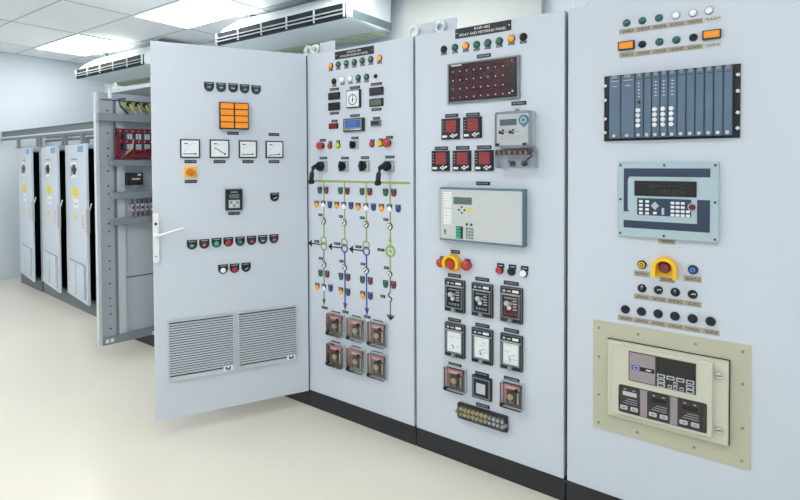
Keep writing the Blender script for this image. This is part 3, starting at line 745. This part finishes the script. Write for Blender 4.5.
# buttons under the relay
mushroom(cab2, *L2(440.6, 262.8, .02), .022)
x, z = L2(451.8, 263.4, .02)
def shroud(r, n=14, notch=True):
    b = MB(); ro, ri = r, r*.68; pts = []
    a0, a1 = math.radians(-35), math.radians(215)
    for k in range(n+1): a = a0+(a1-a0)*k/n; pts.append((a, ro, ri))
    for (a, _, _), (c, _, _) in zip(pts, pts[1:]):
        b.poly([(ri*math.cos(a), ri*math.sin(a)), (ro*math.cos(a), ro*math.sin(a)), (ro*math.cos(c), ro*math.sin(c)), (ri*math.cos(c), ri*math.sin(c))], 0, .042, 'yellow')
    b.cyl(0, 0, r*.98, 0, .006, 'yellow', 28); return b
o = link('emergency_stop', shroud(.045), cab2, (x, 0, z), 0, 'yellow shroud around a red button')
link('button', MB().cyl(0, 0, .012, 0, .014, 'black').lathe(0, 0, [(.014, .014), (.024, .018), (.024, .026), (.018, .030)], 'red'), o, (0, -.006, -.004), 0, 'red button')
mushroom(cab2, *L2(466.2, 265.4, .02), .025)
for x, y, c in ((500, 270, 'red'), (511.8, 271.4, 'black'), (524, 273, 'lens_white')):
    p = L2(x, y); b = MB().cyl(0, 0, .019, 0, .012, 'char').cyl(0, 0, .0155, .012, .019, c).box(-.014, .022, .012, .032, 0, .003, 'plate').box(-.006, .016, .020, .024, .003, .0034, 'lightgrey')
    link('push_button', b, cab2, (p[0], 0, p[1]), 0, COLN[c]+' cap')
for x, y in ((442.5, 257.6), (467.6, 260.4)):
    p = L2(x, y); nameplate(cab2, p[0], p[1], .03, .014)
for r_, k in (((445, 279.6, 464.6, 312), 'dark'), ((471.8, 283.6, 492.6, 316.8), 'dark'), ((500.4, 287.2, 522.4, 322.6), 'redwin'), ((445, 323.6, 464.6, 357), 'paper'), ((471.8, 329, 492.6, 363.4), 'paper'), ((500.4, 334.8, 522.4, 370), 'paper')):
    case_relay(cab2, *P2.rect(*r_, .01), k)
plastic_relay(cab2, *P2.rect(443.8, 368.2, 464.2, 393, .03)); plastic_relay(cab2, *P2.rect(499.8, 383.4, 522, 410, .03))
x, z, ww, hh = P2.rect(472, 377, 491.4, 399.4, .01)
b = MB().box(-ww/2, ww/2, -hh/2, hh/2, 0, .014, 'char', .003).frame(0, 0, ww*.86, hh*.86, .004, .014, .017, 'frame_mid').cb(0, 0, ww*.56, hh*.56, .014, .02, 'char').cb(0, 0, ww*.46, hh*.46, .02, .021, 'frame_grey')
link('square_relay', b, cab2, (x, 0, z), 0, 'small square relay with a grey window')
x, z, ww, hh = P2.rect(458.2, 409.5, 507.6, 424.4, .01)
o = link('test_block', MB().rbox(0, 0, ww, hh, 0, .014, 'char', .004).frame(0, 0, ww, hh, .005, .014, .018, 'black'), cab2, (x, 0, z), 0, 'long black test block with brass studs')
for k in range(11):
    for j in range(2):
        link('stud', cached(('stud', k > 6), lambda: MB().cyl(0, 0, .0085, 0, .014, 'brass' if k <= 6 else 'silver', 10)), o, (-ww*.42+ww*.084*k, -.014, hh*(.16-.32*j)))
link('clear_cover', MB().rbox(0, 0, ww*.94, hh*.84, 0, .018, 'clear', .004), o, (0, -.0145, 0), 0, 'clear plastic cover')
for sx in (-1, 1): link('knob', MB().cyl(0, 0, .008, 0, .02, 'screw', 10), o, (sx*(ww/2-.004), -.018, 0))

# ------------------------------------------------------------ cabinet three: rack, operator panel, beige relay
W3 = 1.05
cab3 = cabinet(2*W, W3, 'white cabinet at the right with the blue module rack and the beige relay box', eyes=[(.05, .05)])
P3 = PP(2*W); L3 = lambda x, y, out=0: P3.at(x, y, out)
def strip(x0, y0, x1, y1, n, hgt, last=None):
    p, q = L3(x0, y0), L3(x1, y1); z = (p[1]+q[1])/2; w_ = q[0]-p[0]
    b = MB(); s = w_/n; rr = random.Random(int(x0*7+y0))
    for k in range(n):
        b.box(k*s, (k+1)*s-.0015, -hgt/2, hgt/2, 0, .0015, 'tanlight' if (last and k in last) else 'tan')
        for j in range(2):
            a = rr.uniform(.1, .25)*s
            xx = k*s+a
            while xx < (k+.85)*s:
                e = rr.uniform(.005, .014); b.box(xx, min(xx+e, (k+.9)*s), hgt*(.12-.26*j)-.0012, hgt*(.12-.26*j)+.0016, .0015, .0018, 'inkgrey'); xx += e+.003
    link('label_strip', b, cab3, (p[0], 0, z), 0, 'tan engraved label strip')
strip(619.3, 32.4, 722, 17.6, 6, .020, (5,)); strip(619.3, 55.2, 722, 44.6, 6, .020, (5,))
strip(634, 296.2, 702, 304.8, 4, .021); strip(618, 317.8, 720, 332.8, 6, .021); strip(634, 272.6, 650, 274.8, 1, .022); strip(659.5, 278.6, 675.5, 280.8, 1, .022); strip(684, 277.6, 702, 280.4, 1, .022)
strip(658.4, 240.6, 675.8, 242.6, 1, .020)
def dome3(x, y, c, r=.0145, nm='indicator_lamp'):
    p = L3(x, y); link(nm, cached((nm, 'c3', c, r), lambda: MB().cyl(0, 0, r, 0, .005, 'char').dome(0, 0, r*.9, .005, .009, c)), cab3, (p[0], 0, p[1]), 0, COLN[c]+' lens')
for x, y, c in ((626.6, 23, 'green'), (642.4, 20.8, 'green'), (659, 18, 'green'), (676, 15.6, 'lens_white'), (693, 13, 'lens_white'), (709, 10.6, 'lens_white'), (642.4, 44.4, 'black'), (659.4, 42, 'green'), (676.4, 40, 'green'), (693.4, 37.6, 'black')): dome3(x, y, c)
for r_ in ((618.6, 41.6, 635, 50.2), (702.6, 30.4, 721.4, 39.4)):
    x, z, ww, hh = P3.rect(*r_); b = MB().rbox(0, 0, ww, hh, 0, .014, 'black', .003).cb(0, 0, ww*.84, hh*.74, .014, .017, 'orange')
    for k in range(6): b.cb(ww*(-.28+.11*k), 0, ww*.07, hh*.1, .017, .0174, 'amber')
    link('pilot_light', b, cab3, (x, 0, z), 0, 'orange rectangular light')
# module rack
x, z, ww, hh = P3.rect(603.8, 69.8, 740.4, 139.4, .012)
o = link('module_rack', MB().cb(0, 0, ww, hh, 0, .006, 'black').box(-ww*.46, ww*.455, -hh*.49, hh*.49, .006, .010, 'inside'), cab3, (x, 0, z), 0, 'rack of blue-grey plug-in modules')
bd = [610, 621.8, 635.8, 644.4, 652.4, 660.8, 668.6, 677.6, 686.6, 695.6, 704.8, 714, 723.6, 733]
for k in range(13):
    xa = L3(bd[k], 100, .012)[0]-x; xb = L3(bd[k+1], 100, .012)[0]-x; wm = xb-xa-.002
    b = MB().box(-wm/2, wm/2, -hh*.465, hh*.475, 0, .02, 'module', .0025); b.box(wm/2-.006, wm/2-.0005, -hh*.465, hh*.475, .0, .0185, 'module_edge')
    b.cb(0, hh*.455, wm*.5, hh*.05, .018, .027, 'frame_mid'); b.cyl(-wm*.05, -hh*.425, .0075, .02, .027, 'silver', 12)
    b.cb(0, hh*.4, wm*.7, .0025, .02, .0204, 'lightgrey' if k < 2 else 'module_edge')
    if k < 2: b.cb(0, hh*.32, wm*.4, .003, .02, .0204, 'lightgrey')
    if k in (2, 4, 5, 6):
        for j in range(4): b.cyl(-wm*.12, -hh*(.06+.075*j), .0085, .02, .03, 'white', 14)
        for j in range(5):
            b.cb(-wm*.05, hh*(.34-.05*j), .004, .004, .02, .021, 'white')
            if k > 2: b.cb(wm*.14, hh*(.34-.05*j), .003, .003, .02, .021, 'lightgrey')
        if k == 2: b.cyl(0, hh*.06, .006, .02, .022, 'black', 10)
    link('module', b, o, ((xa+xb)/2, -.010, 0))
for sx in (-.487, .483):
    for sz in (.35, .13, -.16, -.37):
        link('screw', cached(('rs',), lambda: MB().cyl(0, 0, .0075, 0, .008, 'silver', 12)), o, (ww*sx, -.006, hh*sz))
# operator panel
x, z, ww, hh = P3.rect(618.2, 162.2, 719, 239.4, .018)
o = link('operator_panel', MB().box(-ww/2, ww/2, -hh/2, hh/2, 0, .018, 'hmi', .002), cab3, (x, 0, z), 0, 'pale blue-grey operator panel')
b = MB()
def R_(u0, u1, v0, v1, m, d=.001, d0=0): b.box(ww*(u0-.5), ww*(u1-.5), hh*(.5-v1), hh*(.5-v0), d0, d, m)
R_(.06, .92, .08, .19, 'hmi_navy'); R_(.06, .115, .19, .66, 'hmi_navy'); R_(.80, .92, .475, .88, 'hmi_navy'); R_(.06, .80, .78, .88, 'hmi_navy'); R_(.205, .745, .475, .70, 'hmi_navy', .0014)
R_(.105, .19, .22, .64, 'hmi', .0012)
link('face_plate', b, o, (0, -.018, 0), 0, 'navy blue graphics')
b = MB(); b.cb(0, 0, ww*.62, hh*.20, 0, .003, 'darkglass'); rr = random.Random(3)
for j in range(2):
    for k in range(14): b.cb(ww*(-.17+.028*k), hh*(.035-.07*j), ww*.014, hh*.03, .003, .0033, 'brownblack')
link('display', b, o, (ww*-.015, -.018, hh*.155), 0, 'long dark display')
ky = MB().rbox(0, 0, ww*.037, hh*.032, 0, .003, 'white', .0015).mesh('key')
for i in range(2):
    for j in range(4): link('key', ky, o, (ww*(.245-.5+.065*i), -.0194, hh*(-.018-.052*j)))
for i in range(3):
    for j in range(4): link('key', ky, o, (ww*(.565-.5+.05*i), -.0194, hh*(-.026-.052*j)))
for j in range(2): link('key', ky, o, (ww*(.715-.5), -.0194, hh*(-.13-.052*j)))
link('key', MB().poly([(0, -hh*.055), (ww*.042, 0), (0, hh*.055), (-ww*.042, 0)], 0, .004, 'hmi'), o, (ww*-.11, -.0194, -hh*.07), 0, 'diamond shaped key')
link('key', ky, o, (ww*-.11, -.0194, -hh*.165))
link('key', MB().rbox(0, 0, ww*.026, hh*.09, 0, .003, 'hmi', .002), o, (ww*-.03, -.0194, -hh*.14))
link('key', MB().cyl(0, 0, ww*.045, 0, .002, 'hmi', 24).cyl(0, 0, ww*.034, .002, .006, 'redoff', 24), o, (ww*.255, -.018, -hh*.07), 0, 'round dark red key')
for sx, sz in ((-.475, .46), (-.02, .46), (.465, .46), (-.475, 0), (.465, 0), (-.475, -.46), (-.02, -.46), (.465, -.46)):
    link('screw', cached(('hs',), lambda: MB().cyl(0, 0, .0045, 0, .003, 'char', 10)), o, (ww*sx, -.018, hh*sz))
# controls below
p = L3(641.6, 264.8, .01); link('key_switch', MB().cyl(0, 0, .017, 0, .01, 'black').cyl(0, 0, .0125, .01, .013, 'yellow').ring(0, 0, .0075, .004, .013, .0145, 'black'), cab3, (p[0], 0, p[1]), 0, 'black key switch with a yellow ring')
p = L3(692.8, 270, .01); link('push_button', MB().cyl(0, 0, .0175, 0, .009, 'navy').cyl(0, 0, .014, .009, .014, 'blue').ring(0, 0, .008, .006, .014, .0145, 'sticker_blue'), cab3, (p[0], 0, p[1]), 0, 'blue cap')
x, z, ww, hh = P3.rect(652.6, 257, 677.2, 278, .02)
b = MB(); n = 16; ro = ww/2; ri = ro*.7; zc = hh/2-ro
b.cb(0, -hh*.2, ww*.98, hh*.58, 0, .006, 'yellow')
for k in range(n):
    a, c = math.pi*k/n, math.pi*(k+1)/n
    b.poly([(ri*math.cos(a), zc+ri*math.sin(a)), (ro*math.cos(a), zc+ro*math.sin(a)), (ro*math.cos(c), zc+ro*math.sin(c)), (ri*math.cos(c), zc+ri*math.sin(c))], 0, .045, 'yellow')
b.box(-ro, -ri, -hh/2, zc, 0, .045, 'yellow'); b.box(ri, ro, -hh/2, zc, 0, .045, 'yellow'); 
o = link('emergency_stop', b, cab3, (x, 0, z), 0, 'yellow shroud around a red button')
link('button', MB().cyl(0, 0, .012, 0, .012, 'redoff').lathe(0, 0, [(.014, .012), (.021, .016), (.021, .024), (.015, .028)], 'redoff'), o, (0, -.006, zc+.002), 0, 'dark red button')
for x, y, a in ((641.6, 288.6, 80), (658, 290.4, 20), (675, 292.6, 85), (692.4, 294.8, 20)):
    p = L3(x, y, .01); b = MB().cyl(0, 0, .0165, 0, .008, 'black').cyl(0, 0, .0135, .008, .014, 'navy'); q = math.radians(a)
    b.seg(-.002*math.cos(q), .001, .011*math.cos(q), .001+.011*math.sin(q), .006, .014, .018, 'white'); b.seg(-.009*math.cos(q), -.009*math.sin(q), .009*math.cos(q), .009*math.sin(q), .004, .014, .020, 'char')
    link('selector_switch', b, cab3, (p[0], 0, p[1]), 0, 'black knob with a white pointer')
for x, y in ((625, 309.8), (641, 312), (657.8, 314.2), (674.6, 316.6), (692.4, 319.2), (710.6, 322)):
    p = L3(x, y, .01); link('push_button', cached(('b3',), lambda: MB().cyl(0, 0, .017, 0, .009, 'black').cyl(0, 0, .0135, .009, .016, 'navy')), cab3, (p[0], 0, p[1]), 0, 'black cap')
# beige relay box
a = L3(593.4, 320.8); c = L3(751.6, 344.2); d = L3(593.4, 427); e = L3(750.6, 469.6)
x0_, x1_ = (a[0]+d[0])/2, (c[0]+e[0])/2; z1_ = (a[1]+c[1])/2; z0_ = (d[1]+e[1])/2
ww, hh = x1_-x0_, z1_-z0_; x, z = (x0_+x1_)/2, (z0_+z1_)/2
o = link('draw_out_relay', MB().cb(0, 0, ww, hh, 0, .004, 'beige'), cab3, (x, 0, z), 0, 'beige relay box on a screwed plate')
def q3(px, py, out=0): t_ = L3(px, py, out); return t_[0]-x, t_[1]-z
a = q3(608, 339.4, .02); c = q3(729, 362.4, .02); e = q3(730, 445, .02); d = q3(607, 415, .02)
bx0, bx1, bz1, bz0 = a[0], c[0], (a[1]+c[1])/2, (d[1]+e[1])/2
b = MB().box(bx0-.004, bx1+.004, bz0-.004, bz1+.004, .004, .006, 'char').box(bx0, bx1, bz0, bz1, .006, .028, 'beige_light', .003)
link('relay_case', b, o)
a = q3(612, 343.4, .04); c = q3(713, 364, .04); e = q3(713, 438, .04); d = q3(612, 412, .04)
cx0, cx1, cz1, cz0 = a[0], c[0], (a[1]+c[1])/2, (d[1]+e[1])/2
cv = link('front_cover', MB().box(cx0, cx1, cz0, cz1, .028, .045, 'beige_light', .003), o)
a = q3(628.6, 351.2, .05); c = q3(696, 364.2, .05); d = q3(628.6, 381, .05); e = q3(696, 394.6, .05)
sx0, sx1, sz1, sz0 = a[0], c[0], (a[1]+c[1])/2, (d[1]+e[1])/2; sw, sh = sx1-sx0, sz1-sz0
b = MB().box(sx0, sx1, sz0, sz1, .045, .048, 'brownblack').box(sx0+.003, sx0+sw*.41, sz0+.003, sz1-.003, .048, .049, 'mauve')
b.box(sx0+sw*.05, sx0+sw*.40, sz0+sh*.40, sz0+sh*.54, .049, .0495, 'black'); b.rbox(sx0+sw*.12, sz0+sh*.48, sw*.12, sh*.16, .0495, .050, 'lcdblue', .004); b.rbox(sx0+sw*.12, sz0+sh*.48, sw*.09, sh*.10, .050, .0503, 'white', .003); b.rbox(sx0+sw*.12, sz0+sh*.48, sw*.075, sh*.07, .0503, .0506, 'blue', .002)
b.box(sx0+sw*.27, sx0+sw*.35, sz0+sh*.45, sz0+sh*.49, .0495, .0499, 'white')
b.box(sx0+sw*.43, sx1-.003, sz0+sh*.46, sz1-.004, .048, .0486, 'darkglass')
link('display_panel', b, o, (0, 0, 0), 0, 'dark screen and mauve nameplate with a blue badge')
def key(u, v, kw=.115, kh=.12): link('key', cached(('bk', kw, kh), lambda: MB().rbox(0, 0, sw*kw, sh*kh, 0, .003, 'lightgrey', .002).rbox(0, 0, sw*kw*.7, sh*kh*.5, .003, .0034, 'char', .001)), o, (sx0+sw*u, -.048, sz0+sh*v))
for k in range(4): key(.50+.14*k, .38)
key(.50, .22); key(.50, .08); key(.92, .22); key(.92, .08)
for u, v in ((.71, .22), (.71, .09), (.63, .09), (.80, .09)): key(u, v, .06, .11)
a = q3(619, 385, .05); c = q3(707, 403.6, .05); d = q3(619, 411, .05); e = q3(707, 434.6, .05)
tx0, tx1, tz1, tz0 = a[0], c[0], (a[1]+c[1])/2, (d[1]+e[1])/2; tw, th_ = tx1-tx0, tz1-tz0
b = MB().rbox((tx0+tx1)/2, (tz0+tz1)/2, tw, th_, .045, .047, 'brownblack', .006)
for u in (.30, .635): b.box(tx0+tw*(u-.06), tx0+tw*(u+.05), tz0+.002, tz1-.002, .047, .0475, 'mauve')
link('lower_panel', b, o)
for k, u in enumerate((.125, .47, .815)):
    mw, mh = tw*.26, th_*.94; b = MB().rbox(0, 0, mw, mh, 0, .003, 'brownblack', .003)
    b.box(-mw*.3, mw*.35, mh*.16, mh*.32, .003, .0035, 'lightgrey' if k == 0 else 'black')
    b.cb(-mw*.2, mh*.40, mw*.12, .003, .003, .004, 'lightgrey'); b.cb(mw*.22, mh*.40, mw*.12, .003, .003, .004, 'lightgrey')
    for j in range(3): b.box(-mw*(.1+.1*j), mw*.38, mh*(.03-.085*j), mh*(.03-.085*j)+.0016, .003, .0034, 'lightgrey')
    mo = link('plug_in_unit', b, o, (tx0+tw*u, -.047, (tz0+tz1)/2), 0, 'dark unit with a lit window' if k == 0 else None)
    b = MB()
    for s_x in (-.24, .24): b.rbox(mw*s_x, -mh*.32, mw*.34, mh*.16, .003, .006, 'lightgrey', .003); b.cb(mw*s_x, -mh*.32, mw*.18, .003, .006, .0064, 'char')
    for s_x in (-.24, .24): link('key', MB().rbox(0, 0, mw*.34, mh*.15, 0, .003, 'lightgrey', .003).cb(0, 0, mw*.18, .0025, .003, .0034, 'char'), o, (tx0+tw*u+mw*s_x, -.050, (tz0+tz1)/2-mh*.31))
for px, py in ((718.8, 375.8), (718.6, 430.4)):
    q = q3(px, py, .035); kb_ = MB().cyl(0, 0, .0145, 0, .006, 'beige_dark').cyl(0, 0, .012, .006, .010, 'silver').seg(-.009, -.001, .009, .001, .003, .010, .011, 'char')
    link('latch_screw', kb_, o, (q[0], -.028, q[1]), 0, 'silver slotted screw')
for px, py in ((599.4, 327.6), (638, 334), (695.6, 343.8), (742.8, 351.6), (599, 356.2), (742.6, 383.8), (599, 394), (742.4, 427.6), (598.6, 422), (637.4, 431.8), (694.4, 447), (742, 460.4)):
    q = q3(px, py); link('screw', cached(('bs',), lambda: MB().cyl(0, 0, .0055, 0, .003, 'screw', 10)), o, (q[0], -.004, q[1]))

# ------------------------------------------------------------ lifting brackets on the cabinet tops
def bracket(par, x, w_):
    b = MB().bx(x, x+w_, .06, .066, TOP-.001, TOP+.075, 'paint'); b.bx(x, x+w_, .06, .12, TOP-.0005, TOP+.006, 'paint')
    link('top_bracket', b, par)
bracket(cab1, .06, .12); bracket(cab2, .0, .22)

# ------------------------------------------------------------ further cabinets of the same row
cabm = cabinet(-2*W, W, 'plain white cabinet hidden behind the open louvered door', eyes=[(.03, .05)])
CSX = -2.49; cabs = cabinet(CSX, CSX*-1-2*W-.001, 'white cabinet with a grey swing frame of wiring standing open', eyes=[(.04, .05)], front=False)
wcs = -CSX-2*W-.001
link('door_frame', MB().bx(.004, wcs-.004, -.002, .017, 2.122, TOP-.001, 'paint').bx(.004, .03, -.002, .017, PL+.03, 2.122, 'paint').bx(wcs-.03, wcs-.004, -.002, .017, PL+.03, 2.122, 'paint').bx(.004, wcs-.004, -.002, .017, PL+.001, PL+.03, 'paint'), cabs)
# swing frame
FA = math.atan2(.372, .053); HX, HY = -1.742, .40; FWD = .77; FB, FT = .105, 2.045
sf = link('swing_frame', MB(), cabs, (HX-CSX, HY, 0), FA)
b = MB(); fz0 = PL+.022; t_ = .025
b.box(-FWD, -FWD+.10, FB+.05, FT-.05, -.03, 0, 'frame_col'); b.box(-FWD+.10, -FWD+.125, FB+.05, FT-.05, -.03, -.012, 'frame_mid'); b.box(-FWD+.125, -FWD+.18, FB+.05, FT-.05, -.03, -.004, 'frame_light')
b.box(-.18, 0, FB+.05, FT-.05, -.03, 0, 'frame_grey')
b.box(-FWD, 0, FT-.05, FT, -.035, .012, 'frame_col'); b.box(-FWD+.02, -.02, FT-.056, FT-.05, -.03, .004, 'gap'); b.box(-FWD, 0, FB, FB+.06, -.035, .012, 'frame_mid')
b.box(-FWD-.022, -FWD, FB, FT, -.045, .008, 'frame_light')
b.box(-FWD+.18, -.18, FB+.05, FT-.05, -.03, -.02, 'frame_grey'); b.box(-FWD+.18, -.18, .595, .603, -.02, -.018, 'gap')
zz = FB+.12
while zz < FT-.1:
    b.cyl(-FWD+.06, zz, .007, 0, .0015, 'gap', 8); zz += .115 if int(zz*10) % 3 else .06
for k in range(2): b.box(-FWD+.02+.035*k, -FWD+.045+.035*k, FB+.015, FB+.045, .012, .013, 'white')
sf.data = b.mesh('swing_frame')
SP = Plane((HX, HY, 0), FA)
def sbox(px0, py0, px1, py1): return SP.rect(px0, py0, px1, py1)
def shelf(yc, hpx, xl=94.5, m='frame_mid'):
    a = SP.at(xl, yc); z = SP.at(125, yc)[1]; h_ = SP.at(125, yc-hpx/2)[1]-SP.at(125, yc+hpx/2)[1]
    link('cable_duct', MB().box(a[0], -.03, -h_/2, h_/2, 0, .06, m, .002), sf, (0, 0, z))
shelf(118.5, 7.5, 96); shelf(163, 6, 109); shelf(195, 6.5, 110); shelf(220.5, 6.5, 110)
# red terminal block with wires
a = SP.at(115.5, 128); c = SP.at(150, 156); x0_, x1_ = a[0], a[0]+.40; z1_, z0_ = SP.at(130, 129)[1], SP.at(130, 157)[1]
b = MB(); b.box(x0_, x1_, z0_+.03, z1_, -.02, .02, 'char')
hz = (z1_-z0_-.03)
for j in range(3):
    zc_ = z1_-.02-hz*.42*j
    b.box(x0_, x1_, zc_-.016, zc_+.016, .02, .04, 'wire_red')
    for k in range(9): b.cyl(x0_+.02+.045*k, zc_, .006, .04, .046, 'lightgrey', 8)
for j in range(2):
    for k in range(16): b.box(x0_+.05+.022*k, x0_+.066+.022*k, z1_-.02-hz*.42*j-hz*.33, z1_-.02-hz*.42*j-hz*.10, .02, .034, 'frame_light' if k % 3 else 'wire_blue')
link('terminal_block', b, sf, (0, 0, 0), 0, 'terminal block with red wires')
rr = random.Random(5); b = MB()
for k in range(14):
    s0 = rr.uniform(0, .02); zz = z1_-.03-hz*.9*rr.random()
    b.tube([(x0_+.005+s0, -.05, zz), (x0_-.02+rr.uniform(0, .03), -.055, zz-.05), (x0_-.01+rr.uniform(0, .03), -.05, z0_+rr.uniform(-.03, .02))], .006, 'wire_red', 6)
for k in range(10):
    zz = z0_+.02+rr.uniform(-.03, .03)
    b.tube([(x0_+rr.uniform(0, .08), -.05, zz-.02), (x0_+.16, -.06, zz+rr.uniform(-.01, .02)), (x1_, -.05, zz+.05)], .006, 'wire_red', 6)
b.tube([(x0_+.05, -.062, z0_+.02), (x0_+.10, -.066, z0_+.07), (x0_+.11, -.062, z0_+.14)], .005, 'wire_yellow', 6)
link('wiring', b, sf, (0, 0, 0), 0, 'bundle of red wires')
# top row of yellow terminals
z = SP.at(130, 107)[1]; xa = SP.at(116, 107)[0]; b = MB(); b.box(xa+.04, xa+.44, z-.02, z+.07, -.02, .0, 'wire_yellow')
for k in range(6):
    b.cyl(xa+.09+.06*k, z+.02, .017, 0, .03, 'inside', 12); b.tube([(xa+.09+.06*k, -.03, z+.02), (xa+.11+.06*k, -.035, z-.03), (xa+.14+.06*k, -.03, z-.06)], .007, ('brass', 'lightgrey', 'wire_yellow')[k % 3], 6)
b.tube([(xa+.06, -.03, z+.06), (xa+.01, -.035, z+.05), (xa+.02, -.035, z), (xa+.08, -.03, z-.06)], .008, 'wire_blue', 6)
link('earth_terminals', b, sf, (0, 0, 0), 0, 'yellow terminals with looped wires')
x, z, ww, hh = sbox(125.6, 172.6, 141, 185)
link('contactor', MB().cb(0, 0, ww, hh, -.02, .045, 'black').cb(0, -hh*.1, ww*.7, hh*.35, .045, .055, 'char').cb(0, -.0, ww*.5, hh*.12, .055, .058, 'brass').cb(ww*.25, hh*.33, ww*.2, hh*.14, .045, .047, 'white').cb(0, -hh*.56, ww*.4, hh*.2, 0, .03, 'lightgrey'), sf, (x, 0, z), 0, 'black contactor')
x, z, ww, hh = sbox(128, 200, 152, 214)
b = MB()
for k in range(5):
    b.cb(-ww*.36+ww*.2*k, 0, ww*.12, hh*.5, -.02, .03, 'frame_light'); b.cb(-ww*.36+ww*.2*k, 0, ww*.07, hh*.2, .03, .035, 'wire_red' if k % 2 else 'char')
    b.tube([(-ww*.36+ww*.2*k, -.02, hh*.25), (-ww*.36+ww*.2*k, -.02, hh*.6)], .005, 'wire_blue', 6); b.tube([(-ww*.33+ww*.2*k, -.02, -hh*.25), (-ww*.33+ww*.2*k, -.02, -hh*.6)], .005, 'wire_red', 6)
link('fuse_holders', b, sf, (x, 0, z), 0, 'row of small fuse holders')
eb = MB(); n = 14; eb.tube([(-FWD+.06, 0+.0, FT), (-FWD+.06, 0, FT+.03)], .012, 'silver', 10)
link('guide_roller', MB().tube([(0, 0, -.04), (0, 0, .03)], .012, 'white', 12), sf, (-FWD+.07, -.03, FT+.0))

# ------------------------------------------------------------ low cabinets with doors ajar, by the far wall
LX = [(-3.006, .128), (-3.80, .187), (-4.63, .236)]; LT, LP, LY = 1.70, .125, .19; LW = .80
def low_cabinet():
    t = thing('switchgear_cabinet', '', 'electrical cabinet', (0, 0, 0), 0, 'low cabinets with doors ajar')
    b = MB(); w_ = LW-.004
    b.bx(-w_, -w_+.02, 0, .6, LP, LT, 'paint_side'); b.bx(-.02, 0, 0, .6, LP, LT, 'paint_side')
    b.bx(-w_+.02, -.02, .58, .6, LP, LT, 'inside'); b.bx(-w_+.02, -.02, 0, .58, LT-.05, LT, 'paint_side'); b.bx(-w_+.02, -.02, 0, .58, LP, LP+.03, 'char')
    b.bx(-w_+.02, -.022, .30, .58, LP+.03, LT-.05, 'inside')
    b.bx(-w_+.0205, -w_+.026, .01, .3, LP+.03, LT-.05, 'inside'); b.bx(-.026, -.0205, .01, .3, LP+.03, LT-.05, 'inside')
    link('body', b, t)
    m = MB()
    for k in range(7):
        zz = LP+.12+k*.2; m.bx(-w_+.12, -.10, .27, .30, zz, zz+.03, 'char')
        for q in range(4): m.bx(-.24-.1*q, -.18-.1*q, .24, .27, zz-.05, zz+.06, 'char' if q % 2 else 'navy')
    m.tube([(-.10, .2, .3), (-.12, .15, .7), (-.09, .2, 1.3), (-.11, .2, 1.6)], .01, 'char', 6)
    m.tube([(-.16, .2, LP+.05), (-.13, .12, .5), (-.17, .2, 1.0)], .008, 'wire_blue', 6)
    link('switchgear', m, t, label='dark equipment and wiring inside')
    p = MB().bx(-w_, 0, .0, .58, 0, LP-.003, 'plinth_grey'); link('plinth', p, t, label='grey plinth')
    # door hinged at its left end
    ang = -.095
    dw = .78
    d = MB().box(0, dw, LP+.006, LT-.002, -.02, 0.002, 'paint', .002)
    do = link('door', d, t, (-w_+.004, -.006, 0), ang)
    v = MB()
    for sx in (.16, .46):
        v.box(sx, sx+.25, LP+.06, LP+.38, .002, .024, 'paint', .004); v.frame(sx+.125, LP+.22, .27, .34, .01, .002, .004, 'frame_mid')
    link('vent_cover', v, do, label='two raised vent covers')
    e = MB().cb(.36, 1.44, .26, .18, .002, .006, 'white').frame(.36, 1.44, .26, .18, .006, .006, .009, 'lightgrey').cb(.38, 1.445, .10, .10, .006, .012, 'char').cb(.38, 1.445, .16, .04, .006, .012, 'char').cb(.27, 1.43, .03, .1, .006, .010, 'frame_mid').cb(.36, 1.55, .22, .012, .002, .004, 'frame_mid')
    link('meter_panel', e, do, label='small white panel with a dark meter')
    s = MB(); s.poly([(.38+.12*math.cos(2*math.pi*k/24), 1.215+.05*math.sin(2*math.pi*k/24)) for k in range(24)], .002, .004, 'sticker_yellow')
    s.cb(.40, 1.10, .19, .09, .002, .004, 'white'); s.cb(.40, 1.10, .13, .02, .004, .0045, 'lightgrey'); s.poly([(.30, .93), (.42, .93), (.36, 1.0)], .002, .003, 'sticker_yellow')
    link('sticker', s, do, label='round yellow warning sticker over a white notice')
    q = MB()
    for k in range(5): q.cb(.64, .99-.028*k, .045, .016, .002, .004, 'relay_red')
    link('marking', q, do, label='short red marks in a column')
    link('badge', MB().cb(.60, LT-.05, .20, .06, .002, .004, 'sticker_blue'), do, label='light blue badge')
    h_ = MB().box(-.010, .012, -.12, .12, 0, .03, 'frame_grey', .003); h_.tube([(.0, .0, .1), (.04, .01, .17)], .006, 'white', 6)
    link('door_handle', h_, do, (dw+.006, .02, .95))
    return t
L0 = low_cabinet()
names = ['grey-white low cabinet with door ajar, nearest the swing frame', 'grey-white low cabinet with door ajar, middle of the three by the far wall', 'grey-white low cabinet with door ajar, nearest the far wall']
for i, x in enumerate(LX):
    o = L0 if i == 0 else dup(L0); o.location = (*x, 0); o.rotation_euler.z = -.068; o['label'] = names[i]

# cable tray on posts above the low cabinets
t = thing('cable_tray', 'grey steel cable tray on posts above the low cabinets', 'cable tray', (-4.37, .45, LT), -.02)
tx0, tx1 = -1.395, 1.36
for y in (-.25, .25):
    b = MB(); b.bx(tx0, tx1, y-.004, y+.004, .15, .215, 'plinth_grey'); b.bx(tx0, tx1, y-.02, y+.02, .215, .22, 'frame_mid'); b.bx(tx0, tx1, y-.02, y+.02, .132, .15, 'frame_light'); b.bx(tx0, tx1, y-.018, y+.018, .105, .132, 'plinth_grey')
    link('side_rail', b, t)
for k in range(11):
    x = tx0+.12+.25*k; link('rung', MB().bx(x-.015, x+.015, -.245, .245, .16, .185, 'frame_mid'), t)
for x in (-.82, -.20, -.13, .50, .57, .98):
    for y in (-.25, .25):
        link('post', MB().bx(x-.016, x+.016, y-.016, y+.016, .0, .106, 'frame_mid').bx(x-.03, x+.03, y-.03, y+.03, .0, .006, 'frame_mid'), t)
